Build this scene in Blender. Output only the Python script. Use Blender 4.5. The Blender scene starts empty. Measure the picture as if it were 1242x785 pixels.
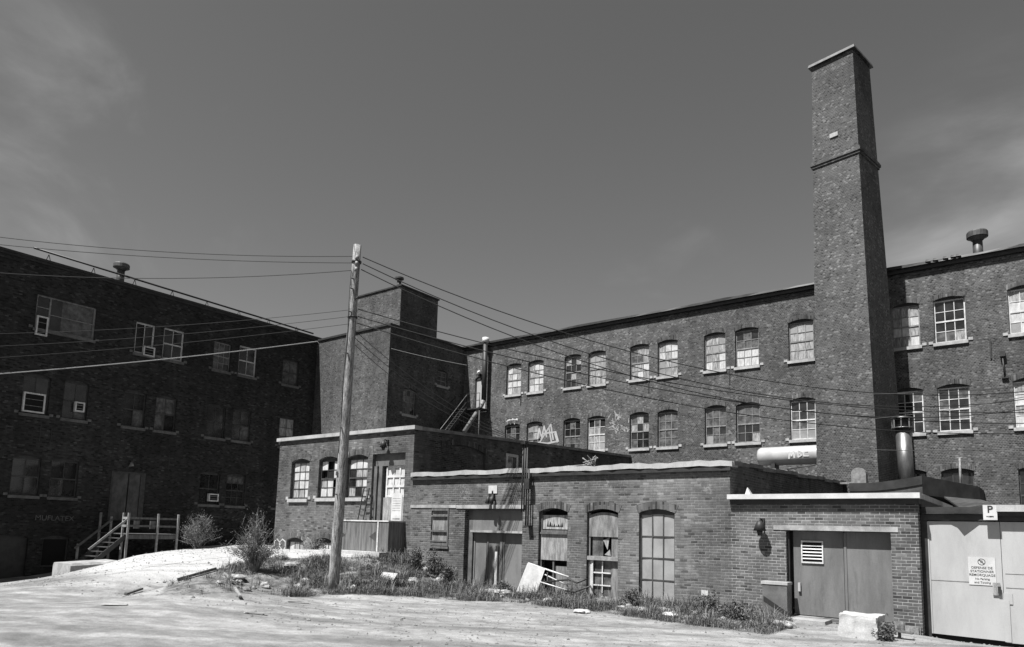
import bpy, math, random
import numpy as np
from mathutils import Vector, Matrix, noise
random.seed(7)
C = bpy.context.scene.collection
S = bpy.context.scene

# ------------------------------------------------------------------ camera
F = 848.0; PX = 621.0; PY = 540.0; HC = 2.1
R = np.array([[0.79563301, 0.05266265, 0.6034855],
              [0.60517909, -0.11342103, -0.78796824],
              [0.02695145, 0.99215035, -0.12211185]])
cam = bpy.data.cameras.new('camera'); co = bpy.data.objects.new('camera', cam); C.objects.link(co)
cam.sensor_width = 36; cam.lens = 36 * F / 1242; cam.shift_y = (PY - 392.5) / 1242
cam.clip_start = .1; cam.clip_end = 3000
m4 = Matrix.Identity(4)
for i in range(3):
    for j in range(3): m4[i][j] = R[i, j]
m4[2][3] = HC
co.matrix_world = m4
S.camera = co

# ------------------------------------------------------------------ light
TRAVEL = Vector((.225, 1, -1.70)).normalized()
sd = -TRAVEL
elev = math.asin(sd.z); rot = math.atan2(sd.x, sd.y)
W = bpy.data.worlds.new('World'); S.world = W; W.use_nodes = True
nt = W.node_tree; N = nt.nodes; L = nt.links
for n in list(N): N.remove(n)
out = N.new('ShaderNodeOutputWorld'); bg = N.new('ShaderNodeBackground'); bg.inputs[1].default_value = .05
sky = N.new('ShaderNodeTexSky'); sky.sky_type = 'NISHITA'; sky.sun_disc = False
sky.sun_elevation = elev; sky.sun_rotation = rot; sky.air_density = 1.0; sky.dust_density = .6; sky.ozone_density = 1.5
sep = N.new('ShaderNodeSeparateColor'); L.new(sky.outputs[0], sep.inputs[0])
def wm(op, a, b=None, c=None, clamp=False):
    n = N.new('ShaderNodeMath'); n.operation = op; n.use_clamp = clamp
    for i, v in enumerate((a, b, c)):
        if v is None: continue
        if isinstance(v, (int, float)): n.inputs[i].default_value = v
        else: L.new(v, n.inputs[i])
    return n.outputs[0]
grey = wm('ADD', wm('MULTIPLY', sep.outputs[0], .62), wm('ADD', wm('MULTIPLY', sep.outputs[1], .34), wm('MULTIPLY', sep.outputs[2], .04)))
tc = N.new('ShaderNodeTexCoord')
def direction(x, y):
    v = R @ np.array([x - PX, -(y - PY), -F]); return v / np.linalg.norm(v)
def wisp(x, y, lo, hi, rotz, amp, sc, n0=.36, n1=.74):
    d = N.new('ShaderNodeVectorMath'); d.operation = 'DOT_PRODUCT'; L.new(tc.outputs['Generated'], d.inputs[0]); d.inputs[1].default_value = direction(x, y)
    mr = N.new('ShaderNodeMapRange'); mr.interpolation_type = 'SMOOTHSTEP'; L.new(d.outputs['Value'], mr.inputs[0]); mr.inputs[1].default_value = lo; mr.inputs[2].default_value = hi
    mp = N.new('ShaderNodeMapping'); mp.inputs['Rotation'].default_value = rotz; mp.inputs['Scale'].default_value = sc; L.new(tc.outputs['Generated'], mp.inputs[0])
    nz = N.new('ShaderNodeTexNoise'); nz.inputs['Scale'].default_value = 2.2; nz.inputs['Detail'].default_value = 7; nz.inputs['Roughness'].default_value = .55; nz.inputs['Distortion'].default_value = .35
    L.new(mp.outputs[0], nz.inputs[0])
    r2 = N.new('ShaderNodeMapRange'); r2.interpolation_type = 'SMOOTHSTEP'; L.new(nz.outputs[0], r2.inputs[0]); r2.inputs[1].default_value = n0; r2.inputs[2].default_value = n1
    return wm('MULTIPLY', wm('MULTIPLY', mr.outputs[0], r2.outputs[0]), amp)
cl = wm('ADD', wisp(110, 190, .972, .9985, (.5, .3, .9), 1.1, (5.5, 2.2, 3.4), .47, .82), wm('ADD', wisp(1330, 320, .955, .999, (.1, .35, 0), 3.9, (.8, .8, 2.6)), wisp(830, 340, .992, .9995, (.1, .3, .4), .5, (3, 2, 6), .5, .8)))
tot = wm('ADD', grey, cl)
cb = N.new('ShaderNodeCombineColor')
for i in range(3): L.new(tot, cb.inputs[i])
L.new(cb.outputs[0], bg.inputs[0]); L.new(bg.outputs[0], out.inputs[0])
sl = bpy.data.lights.new('sun', 'SUN'); sl.energy = 5.0; sl.angle = math.radians(.5); sl.color = (1, .995, .985)
so = bpy.data.objects.new('sun', sl); C.objects.link(so); so.rotation_euler = TRAVEL.to_track_quat('-Z', 'Y').to_euler(); so.location = (0, 0, 40)
S.view_settings.view_transform = 'Standard'; S.view_settings.look = 'None'; S.view_settings.gamma = 1
S.view_settings.use_curve_mapping = False; S.view_settings.exposure = 1.06
S.render.engine = 'CYCLES'

# ------------------------------------------------------------------ measuring helpers (world geometry recovered from the photograph)
def dr(x, y): return R @ np.array([x - PX, -(y - PY), -F])
O = np.array([0, 0, HC])
def onY(x, y, c): r = dr(x, y); return O + r * (c / r[1])
def onX(x, y, c): r = dr(x, y); return O + r * (c / r[0])
def onZ(x, y, c): r = dr(x, y); return O + r * ((c - HC) / r[2])
def onF(x, y, f): return O + dr(x, y) * (f / F)
Y1 = 19.04; Y3 = 36.73; XT = -32.55; YT = 29.49; XL = -39.94; XA = -19.36; XB = -6.94; XG = -2.43; XAL = -28.12

# ------------------------------------------------------------------ materials
MATS = {}
class NT:
    def __init__(s, name):
        s.m = bpy.data.materials.new(name); s.m.use_nodes = True; s.t = s.m.node_tree; s.N = s.t.nodes; s.L = s.t.links
        s.b = s.N['Principled BSDF']
        g = s.N.new('ShaderNodeNewGeometry'); s.pos = g.outputs['Position']; s.nor = g.outputs['True Normal']
        MATS[name] = s.m
    def put(s, v, sock):
        if isinstance(v, (int, float)): sock.default_value = v
        else: s.L.new(v, sock)
    def math(s, op, a, b=None, c=None, clamp=False):
        n = s.N.new('ShaderNodeMath'); n.operation = op; n.use_clamp = clamp
        for i, v in enumerate((a, b, c)):
            if v is not None: s.put(v, n.inputs[i])
        return n.outputs[0]
    def noise(s, scale, detail=4, rough=.6, vec=None, sc=None, dist=0):
        v = vec or s.pos
        if sc:
            mp = s.N.new('ShaderNodeMapping'); mp.inputs['Scale'].default_value = sc; s.L.new(v, mp.inputs[0]); v = mp.outputs[0]
        n = s.N.new('ShaderNodeTexNoise'); n.inputs['Scale'].default_value = scale; n.inputs['Detail'].default_value = detail
        n.inputs['Roughness'].default_value = rough; n.inputs['Distortion'].default_value = dist; s.L.new(v, n.inputs[0]); return n.outputs[0]
    def rng(s, v, a, b, c, d, smooth=True):
        n = s.N.new('ShaderNodeMapRange'); n.interpolation_type = 'SMOOTHSTEP' if smooth else 'LINEAR'
        s.put(v, n.inputs[0])
        for i, q in enumerate((a, b, c, d)): s.put(q, n.inputs[i + 1])
        return n.outputs[0]
    def mix(s, f, a, b): # scalar mix
        n = s.N.new('ShaderNodeMix'); n.data_type = 'FLOAT'; s.put(f, n.inputs[0]); s.put(a, n.inputs[2]); s.put(b, n.inputs[3]); return n.outputs[0]
    def white(s, a, b, c=0.):
        cv = s.N.new('ShaderNodeCombineXYZ'); s.put(a, cv.inputs[0]); s.put(b, cv.inputs[1]); s.put(c, cv.inputs[2])
        n = s.N.new('ShaderNodeTexWhiteNoise'); n.noise_dimensions = '3D'; s.L.new(cv.outputs[0], n.inputs[0]); return n.outputs[0]
    def done(s, val, rough=.8, metal=0, bump=None, bstr=.3, bdist=.01, spec=.5):
        val = s.math('MULTIPLY', val, .74)
        cc = s.N.new('ShaderNodeCombineColor')
        for i in range(3): s.put(val, cc.inputs[i])
        s.L.new(cc.outputs[0], s.b.inputs['Base Color']); s.put(rough, s.b.inputs['Roughness']); s.b.inputs['Metallic'].default_value = metal
        s.b.inputs['Specular IOR Level'].default_value = spec
        if bump is not None:
            bn = s.N.new('ShaderNodeBump'); bn.inputs['Strength'].default_value = bstr; bn.inputs['Distance'].default_value = bdist
            s.L.new(bump, bn.inputs['Height']); s.L.new(bn.outputs[0], s.b.inputs['Normal'])
        return s.m
    def uv(s):
        sn = s.N.new('ShaderNodeSeparateXYZ'); s.L.new(s.nor, sn.inputs[0]); sp = s.N.new('ShaderNodeSeparateXYZ'); s.L.new(s.pos, sp.inputs[0])
        side = s.math('GREATER_THAN', s.math('ABSOLUTE', sn.outputs[0]), .7)
        u = s.mix(side, sp.outputs[0], sp.outputs[1]); return u, sp.outputs[2], side

def brick(name, lo, hi, mortar, speck=.1, speckv=.32, patch=.5, bw=.215, bh=.076, joint=.012, stain=.5, whitewash=0, soldier=False, dark=.12):
    s = NT(name); u, z, side = s.uv()
    # courses wander a little, as laid brick does
    wob = s.math('MULTIPLY', s.math('SUBTRACT', s.noise(.6, 2), .5), .05)
    z = s.math('ADD', z, wob)
    if soldier: u, z = z, u
    row = s.math('FLOOR', s.math('DIVIDE', z, bh))
    shift = s.math('MULTIPLY', s.math('FLOORED_MODULO', row, 2), .5)
    cu = s.math('ADD', s.math('DIVIDE', u, bw), s.math('ADD', shift, s.math('MULTIPLY', s.white(row, 3.3), .16)))
    col = s.math('FLOOR', cu)
    fu = s.math('FRACT', cu); fz = s.math('FRACT', s.math('DIVIDE', z, bh))
    ju = joint / bw; jz = joint / bh
    bu = s.math('MINIMUM', fu, s.math('SUBTRACT', 1, fu)); bz = s.math('MINIMUM', fz, s.math('SUBTRACT', 1, fz))
    mu = s.rng(bu, ju * .3, ju * .8, 1, 0); mz = s.rng(bz, jz * .3, jz * .8, 1, 0)
    mort = s.math('MAXIMUM', mu, mz)
    w = s.white(col, row, side)
    v = s.mix(w, lo, hi)
    w2 = s.white(row, col, 7.7)
    v = s.mix(s.math('GREATER_THAN', w2, 1 - speck), v, speckv)
    v = s.mix(s.math('LESS_THAN', w2, dark), v, lo * .55)
    big = s.noise(.45, 5, .62); mid = s.noise(2.2, 5, .65)
    v = s.math('MULTIPLY', v, s.rng(big, .3, .7, 1 - stain * .5, 1 + stain * .5))
    v = s.math('MULTIPLY', v, s.rng(mid, .3, .7, .87, 1.13))
    v = s.math('MULTIPLY', v, s.rng(s.noise(.9, 5, .7, sc=(1.6, 1.6, .12)), .35, .7, .72, 1.14))
    v = s.math('MULTIPLY', v, s.rng(s.white(row, 9.1), 0, 1, .9, 1.1))
    v = s.math('MULTIPLY', v, s.rng(s.noise(.16, 4, .6), .36, .62, .72, 1.2))
    v = s.math('MULTIPLY', v, s.rng(s.noise(4.5, 3, .6, sc=(1, 1, .5)), .66, .74, 1, .72))
    mv = s.math('MULTIPLY', mortar, s.rng(s.noise(1.1, 4, .7), .38, .62, 1 - patch, 1.1))
    fac = s.math('MULTIPLY', mort, s.rng(s.noise(5, 3), .3, .55, .45, .95))
    v = s.mix(fac, v, mv)
    if whitewash:
        ww = s.math('MULTIPLY', s.rng(s.noise(1.3, 6, .7), .565, .64, 0, 1), s.rng(s.noise(9, 4, .7), .42, .6, 0, 1))
        v = s.mix(s.math('MULTIPLY', ww, whitewash), v, .30)
    gr = s.math('MULTIPLY', s.math('SUBTRACT', s.noise(60, 3), .5), .35)
    bump = s.math('ADD', s.math('SUBTRACT', w, mort), gr)
    return s.done(v, .88, bump=bump, bstr=.55, bdist=.012, spec=.25)

def plain(name, v, rough=.7, metal=0, var=.25, scale=3, sc=None, fine=.1, bstr=.2, spec=.4, dirt=0):
    s = NT(name)
    n = s.noise(scale, 5, .65, sc=sc); x = s.math('MULTIPLY', v, s.rng(n, .3, .7, 1 - var, 1 + var))
    n2 = s.noise(45, 4, .6); x = s.math('MULTIPLY', x, s.rng(n2, .3, .7, 1 - fine, 1 + fine))
    if dirt:
        d = s.rng(s.noise(1.7, 6, .72, sc=(2.5, 2.5, .6)), .5, .68, 0, dirt); x = s.mix(d, x, v * .35)
    return s.done(x, rough, metal, bump=n2, bstr=bstr, bdist=.006, spec=spec)

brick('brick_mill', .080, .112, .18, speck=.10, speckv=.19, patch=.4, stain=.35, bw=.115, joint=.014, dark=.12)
brick('brick_left_mill_shaded', .022, .048, .045, speck=.05, speckv=.075, patch=.5, stain=.4, bw=.16)  # brick of the shaded mill, its shade darkened into the colour
brick('brick_chimney', .076, .104, .17, speck=.10, speckv=.18, patch=.3, stain=.3, bw=.11, joint=.014, dark=.1)
brick('brick_tower', .074, .108, .16, speck=.06, speckv=.15, patch=.5, stain=.35, bw=.13)
brick('brick_annex', .096, .135, .18, speck=.04, speckv=.2, patch=.6, stain=.4, whitewash=.25, dark=.08)
brick('brick_workshop', .110, .146, .26, speck=.03, speckv=.2, patch=.5, stain=.5, whitewash=.6, dark=.08)
brick('brick_garage', .108, .150, .36, speck=.03, speckv=.22, patch=.25, stain=.3, whitewash=.15, dark=.08)
brick('brick_soldier', .055, .12, .19, speck=.06, speckv=.2, patch=.4, stain=.3, soldier=True, bh=.076, bw=.3)
plain('stone_sill_shaded', .13, .85, var=.3, dirt=.4)  # darker copy of the sill stone with the left mill's shade in its colour
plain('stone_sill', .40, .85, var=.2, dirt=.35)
plain('coping_pale', .40, .7, var=.18, scale=1.2, dirt=.3)
plain('coping_grey', .22, .75, var=.4, scale=1.2, dirt=.5)
plain('tar', .025, .75, var=.5, scale=1.5)
plain('dark_metal', .028, .55, var=.4)
plain('tin_grey', .09, .5, .3, var=.4, scale=2, dirt=.4)
plain('galvanised', .26, .38, .8, var=.25, scale=5, sc=(1, 1, .3))
plain('frame_dark', .05, .6, var=.35, scale=5)
plain('frame_grey', .22, .6, var=.35, scale=6)
plain('frame_white', .62, .6, var=.2, scale=5, dirt=.3)
plain('lintel_pale', .34, .85, var=.35, scale=2.5, dirt=.4)
plain('door_grey', .155, .55, var=.2, scale=1.6, fine=.06, sc=(1.5, 1, .35), dirt=.4)
plain('door_mid', .17, .65, var=.22, scale=2, sc=(1, 1, .35), fine=.08, dirt=.2)
plain('door_pale', .42, .5, var=.09, scale=1.1, fine=.04, sc=(1.6, 1, .5), dirt=.14, bstr=.08)
plain('door_shade', .12, .6, var=.3, scale=3)
plain('plywood', .19, .8, var=.45, scale=4, sc=(2.5, 1, .5), fine=.15)
plain('plywood_pale', .27, .8, var=.4, scale=5, sc=(2.5, 1, .5), fine=.2, dirt=.35)
plain('wood_grey', .11, .8, var=.35, scale=9, sc=(1, 1, .2))
plain('wood_pale', .27, .8, var=.3, scale=7)
plain('pole_wood', .27, .85, var=.75, scale=6, sc=(6, 6, .22), fine=.35, bstr=.8, dirt=.4)
plain('concrete', .34, .9, var=.25, scale=2.5, fine=.15, bstr=.5, dirt=.3)
plain('concrete_white', .47, .9, var=.18, scale=2.5, fine=.14, bstr=.5, dirt=.2)
plain('rubble', .20, .9, var=.5, scale=6, fine=.2, bstr=.8)
plain('rubble_pale', .33, .9, var=.35, scale=6, fine=.2, bstr=.6)
plain('wire_black', .02, .6, var=.1)
plain('wire_pale', .4, .6, var=.1)
plain('tank_paint', .42, .4, var=.12, scale=2, fine=.03, bstr=.03, dirt=.1)
plain('paint_white', .55, .7, var=.12, fine=.05)
plain('paint_black', .02, .7, var=.1)
plain('paint_letters', .28, .8, var=.4)
plain('plastic_sheet', .36, .35, var=.15, scale=4)
plain('cabinet_grey', .13, .5, var=.3, scale=2)
s = NT('corrugated'); u, z, side = s.uv()
wv = s.math('SINE', s.math('MULTIPLY', u, 6.283 / .09))
s.done(s.math('MULTIPLY', .20, s.rng(s.noise(3, 5, .7, sc=(4, 4, .3)), .3, .7, .6, 1.4)), .5, .3, bump=wv, bstr=.25, bdist=.02)
plain('glass_dark', .022, .07, var=.6, scale=2, bstr=.015, spec=.6)
plain('glass_dusty', .11, .22, var=.55, scale=3.5, fine=.15, bstr=.03, dirt=.5)
plain('glass_frosted', .30, .3, var=.16, scale=1.5, fine=.05, bstr=.02, dirt=.12)
plain('curtain', .33, .25, var=.5, scale=3.5, sc=(4, 4, .8), fine=.08, bstr=.02, dirt=.35)
plain('curtain_bright', .56, .25, var=.25, scale=3, sc=(3, 3, .8), fine=.05, bstr=.02, dirt=.12)
plain('interior_black', .006, .9, var=.1)
s = NT('leaf'); oi = s.noise(3, 3); s.done(s.math('MULTIPLY', .085, s.rng(s.math('ADD', oi, s.math('MULTIPLY', s.noise(30, 2), .4)), .4, .95, .5, 1.7)), .65)
s = NT('dry_stem'); s.done(s.math('MULTIPLY', .22, s.rng(s.noise(4, 3), .3, .7, .5, 1.5)), .8)
# ground: attribute 'road' 1 = pale gravel, 'bank' 1 = weedy dirt
s = NT('ground')
at = s.N.new('ShaderNodeAttribute'); at.attribute_name = 'cover'; sc_ = s.N.new('ShaderNodeSeparateColor'); s.L.new(at.outputs['Color'], sc_.inputs[0])
pale = sc_.outputs[0]; bankA = sc_.outputs[1]
big = s.noise(.35, 6, .62, sc=(1, 1.3, 1)); mid = s.noise(2.6, 6, .7); fine = s.noise(26, 5, .75); grit = s.noise(120, 2, .6)
dirt = s.math('MULTIPLY', .275, s.rng(big, .34, .66, .84, 1.14))
dirt = s.math('MULTIPLY', dirt, s.rng(s.noise(1.1, 5, .65, sc=(.35, 1.6, 1)), .35, .65, .84, 1.12))
dirt = s.math('MULTIPLY', dirt, s.rng(mid, .3, .7, .8, 1.2))
trk = s.N.new('ShaderNodeMapping'); trk.inputs['Rotation'].default_value = (0, 0, -.55); s.L.new(s.pos, trk.inputs[0])
dirt = s.math('MULTIPLY', dirt, s.rng(s.noise(1.0, 4, .6, vec=trk.outputs[0], sc=(.08, 1.5, 1)), .38, .62, .76, 1.14))
dirt = s.math('MULTIPLY', dirt, s.rng(s.noise(.5, 5, .7, vec=trk.outputs[0], sc=(.25, 1.2, 1)), .56, .68, 1, .72))
palev = s.math('MULTIPLY', .44, s.rng(s.noise(1.6, 5, .65, sc=(.5, 2, 1)), .3, .7, .86, 1.1))
v = s.mix(pale, dirt, palev)
bv = s.math('MULTIPLY', .15, s.rng(mid, .35, .65, .5, 1.7))
be = s.rng(s.math('ADD', bankA, s.math('MULTIPLY', s.math('SUBTRACT', s.noise(3, 5, .7), .5), .7)), .35, .65, 0, 1)
v = s.mix(be, v, bv); v = s.mix(sc_.outputs[2], v, s.math('MULTIPLY', .055, s.rng(mid, .3, .7, .6, 1.4)))
v = s.math('MULTIPLY', v, s.rng(fine, .3, .7, .82, 1.16)); v = s.math('MULTIPLY', v, s.rng(grit, .3, .7, .8, 1.2)); v = s.math('MULTIPLY', v, s.rng(s.noise(9, 4, .75), .58, .72, 1, .72))
vor = s.N.new('ShaderNodeTexVoronoi'); vor.inputs['Scale'].default_value = 9; s.L.new(s.pos, vor.inputs[0])
pe = s.math('MULTIPLY', s.rng(vor.outputs['Distance'], .10, .2, 1, 0), s.math('GREATER_THAN', s.noise(5, 3, .7), .57))
v = s.mix(s.math('MULTIPLY', pe, .25), v, s.mix(s.math('GREATER_THAN', s.noise(8, 2), .5), .09, .55))
s.done(v, .95, bump=s.math('ADD', s.math('ADD', s.math('MULTIPLY', fine, 1.0), s.math('MULTIPLY', grit, .4)), s.math('MULTIPLY', mid, 1.5)), bstr=.55, bdist=.02, spec=.2)

# ------------------------------------------------------------------ object helpers
ORI = {}
def setp(o, label=None, cat=None, group=None, kind=None):
    for k, v in (('label', label), ('category', cat), ('group', group), ('kind', kind)):
        if v: o[k] = v
    return o
def thing(name, loc, label, cat, group=None):
    o = bpy.data.objects.new(name, None); C.objects.link(o); o.location = Vector(loc); o.empty_display_size = .3
    ORI[o] = Vector(loc); return setp(o, label, cat, group)
class G:
    def __init__(s): s.v = []; s.f = []; s.mi = []; s.ms = []; s.sm = []
    def mat(s, m):
        if m not in s.ms: s.ms.append(m)
        return s.ms.index(m)
    def poly(s, pts, m=None, smooth=False):
        b = len(s.v); s.v += [tuple(map(float, p)) for p in pts]; s.f.append(tuple(range(b, b + len(pts)))); s.mi.append(s.mat(m) if m else 0); s.sm.append(smooth)
    def hexa(s, p, m=None):   # p: 8 points, bottom 0-3 ring, top 4-7 ring
        b = len(s.v); s.v += [tuple(map(float, q)) for q in p]
        for f in ((3, 2, 1, 0), (4, 5, 6, 7), (0, 1, 5, 4), (1, 2, 6, 5), (2, 3, 7, 6), (3, 0, 4, 7)):
            s.f.append(tuple(b + i for i in f)); s.mi.append(s.mat(m) if m else 0); s.sm.append(False)
    def box(s, x0, x1, y0, y1, z0, z1, m=None):
        s.hexa([(x0, y0, z0), (x1, y0, z0), (x1, y1, z0), (x0, y1, z0), (x0, y0, z1), (x1, y0, z1), (x1, y1, z1), (x0, y1, z1)], m)
    def beam(s, a, b, w, h=None, m=None, up=(0, 0, 1)):
        a = Vector(a); b = Vector(b); h = h or w; d = (b - a).normalized(); u = Vector(up)
        if abs(d.dot(u)) > .95: u = Vector((0, 1, 0))
        x = d.cross(u).normalized() * (w / 2); y = x.cross(d).normalized() * (h / 2)
        s.hexa([a - x - y, a + x - y, b + x - y, b - x - y, a - x + y, a + x + y, b + x + y, b - x + y], m)
    def tube(s, pts, r, n=8, m=None, caps=True):
        pts = [Vector(p) for p in pts]; rs = r if isinstance(r, (list, tuple)) else [r] * len(pts); base = len(s.v)
        px_ = None
        for i, p in enumerate(pts):
            d = (pts[min(i + 1, len(pts) - 1)] - pts[max(i - 1, 0)]).normalized()
            if px_ is None:
                u = Vector((0, 0, 1)) if abs(d.z) < .9 else Vector((1, 0, 0)); px_ = d.cross(u).normalized()
            px_ = (px_ - d * px_.dot(d)).normalized(); q = d.cross(px_)
            for k in range(n):
                t = 2 * math.pi * k / n; s.v.append(tuple(p + (px_ * math.cos(t) + q * math.sin(t)) * rs[i]))
        mi = s.mat(m) if m else 0
        for i in range(len(pts) - 1):
            for k in range(n):
                a = base + i * n + k; b = base + i * n + (k + 1) % n; s.f.append((a, b, b + n, a + n)); s.mi.append(mi); s.sm.append(n > 5)
        if caps:
            s.f.append(tuple(base + k for k in range(n))[::-1]); s.mi.append(mi); s.sm.append(False)
            e = base + (len(pts) - 1) * n; s.f.append(tuple(e + k for k in range(n))); s.mi.append(mi); s.sm.append(False)
    def lump(s, c, r, m=None, seed=0, flat=1.0, sub=2):
        rnd = random.Random(seed); t = [(0, 0, 1)]; nr = 4 + sub
        base = len(s.v); off = Vector((rnd.random() * 50, rnd.random() * 50, seed)); rings = nr; seg = 8
        c = Vector(c)
        for i in range(1, rings):
            th = math.pi * i / rings
            for k in range(seg):
                ph = 2 * math.pi * k / seg; d = Vector((math.sin(th) * math.cos(ph), math.sin(th) * math.sin(ph), math.cos(th)))
                rr = r * (1 + .55 * noise.noise(d * 1.4 + off)); q = d * rr; s.v.append(tuple(c + Vector((q.x, q.y, q.z * flat))))
        mi = s.mat(m) if m else 0
        for i in range(rings - 2):
            for k in range(seg):
                a = base + i * seg + k; b = base + i * seg + (k + 1) % seg; s.f.append((a, a + seg, b + seg, b)); s.mi.append(mi); s.sm.append(False)
        s.f.append(tuple(base + k for k in range(seg))); s.mi.append(mi); s.sm.append(False)
        e = base + (rings - 2) * seg; s.f.append(tuple(e + k for k in range(seg))[::-1]); s.mi.append(mi); s.sm.append(False)
    def build(s, name, m=None, parent=None, origin=None, rnd_uv=None):
        if parent is not None: og = ORI[parent]
        else: og = Vector(origin) if origin is not None else Vector((sum(v[0] for v in s.v) / len(s.v), sum(v[1] for v in s.v) / len(s.v), min(v[2] for v in s.v)))
        me = bpy.data.meshes.new(name); me.from_pydata([(v[0] - og.x, v[1] - og.y, v[2] - og.z) for v in s.v], [], s.f)
        if s.ms:
            for q in s.ms: me.materials.append(MATS[q])
            me.polygons.foreach_set('material_index', s.mi)
        elif m: me.materials.append(MATS[m])
        me.polygons.foreach_set('use_smooth', s.sm)
        me.update()
        o = bpy.data.objects.new(name, me); C.objects.link(o); ORI[o] = og
        if parent is not None: o.parent = parent
        else: o.location = og
        return o

class Plane:      # a facade: a = along, z = up, d = outwards towards the yard
    def __init__(s, k, c): s.k = k; s.c = c
    def P(s, a, z, d=0): return (a, s.c - d, z) if s.k == 'Y' else (s.c + d, a, z)
    def px(s, x, y):
        p = onY(x, y, s.c) if s.k == 'Y' else onX(x, y, s.c)
        return (p[0], p[2]) if s.k == 'Y' else (p[1], p[2])
    def rect(s, x0, y0, x1, y1):
        a0, zt = s.px(x0, y0); a1, zb = s.px(x1, y1)
        _, z2 = s.px(x1, y0); _, z3 = s.px(x0, y1)
        am0 = s.px(x0, (y0 + y1) / 2)[0]; am1 = s.px(x1, (y0 + y1) / 2)[0]
        return am0, am1, min(zb, z3), (zt + z2) / 2
    def box(s, g, a0, a1, z0, z1, d0, d1, m=None):
        p = [s.P(a0, z0, d1), s.P(a1, z0, d1), s.P(a1, z0, d0), s.P(a0, z0, d0), s.P(a0, z1, d1), s.P(a1, z1, d1), s.P(a1, z1, d0), s.P(a0, z1, d0)]
        g.hexa(p, m)
    def quad(s, g, a0, a1, z0, z1, d, m=None): g.poly([s.P(a0, z0, d), s.P(a1, z0, d), s.P(a1, z1, d), s.P(a0, z1, d)], m)

def arc(a0, a1, zt, rise, n=8):
    out = []
    for i in range(n + 1):
        t = i / n; out.append((a0 + (a1 - a0) * t, zt - rise * (2 * t - 1) ** 2))
    return out
def wall(pl, a0, a1, z0, z1, ops, m, parent, name='wall', t=.3, ztop=None):
    g = G(); zt_at = ztop or (lambda a: z1)
    xs = sorted(set([a0, a1] + [v for o in ops for v in (o[0], o[1]) if a0 < v < a1] + (list(np.linspace(a0, a1, 12)) if ztop else [])))
    for l, r in zip(xs[:-1], xs[1:]):
        mid = (l + r) / 2; hs = sorted([o for o in ops if o[0] - 1e-6 <= mid <= o[1] + 1e-6], key=lambda o: o[2]); z = z0
        for o in hs:
            if o[2] > z: pl.quad(g, l, r, z, o[2], 0)
            z = o[3]
        g.poly([pl.P(l, z), pl.P(r, z), pl.P(r, zt_at(r)), pl.P(l, zt_at(l))])
    for o in ops:
        l, r, b, tp, rise = o
        pts = arc(l, r, tp, rise) if rise else [(l, tp), (r, tp)]
        for (p, q), (p2, q2) in zip(pts[:-1], pts[1:]):
            if rise: g.poly([pl.P(p, q), pl.P(p2, q2), pl.P(p2, tp), pl.P(p, tp)])
            g.poly([pl.P(p, q), pl.P(p2, q2), pl.P(p2, q2, -t), pl.P(p, q, -t)])
        g.poly([pl.P(l, b), pl.P(l, tp - rise), pl.P(l, tp - rise, -t), pl.P(l, b, -t)])
        g.poly([pl.P(r, b), pl.P(r, tp - rise), pl.P(r, tp - rise, -t), pl.P(r, b, -t)])
        g.poly([pl.P(l, b), pl.P(r, b), pl.P(r, b, -t), pl.P(l, b, -t)])
    return g.build(name, m, parent)
def sill(pl, a0, a1, zb, par, m='stone_sill', h=.15, lug=True):
    g = G(); pl.box(g, a0 - .06, a1 + .06, zb - h, zb - .004, -.1, .09)
    if lug:
        pl.box(g, a0 - .24, a0 - .064, zb - .03, zb + .10, -.1, .035); pl.box(g, a1 + .064, a1 + .24, zb - .03, zb + .10, -.1, .035)
    return g.build('sill', m, par)
def arch_ring(pl, a0, a1, zt, rise, par, m='brick_soldier', w=.23):
    g = G(); pi = arc(a0 - .02, a1 + .02, zt + .004, rise, 10); po = arc(a0 - .12, a1 + .12, zt + w, rise * 1.05, 10)
    for i in range(10):
        g.hexa([pl.P(*pi[i], .012), pl.P(*pi[i + 1], .012), pl.P(*pi[i + 1], -.02), pl.P(*pi[i], -.02), pl.P(*po[i], .012), pl.P(*po[i + 1], .012), pl.P(*po[i + 1], -.02), pl.P(*po[i], -.02)])
    return g.build('arch', m, par)
RW = random.Random(21)
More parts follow.
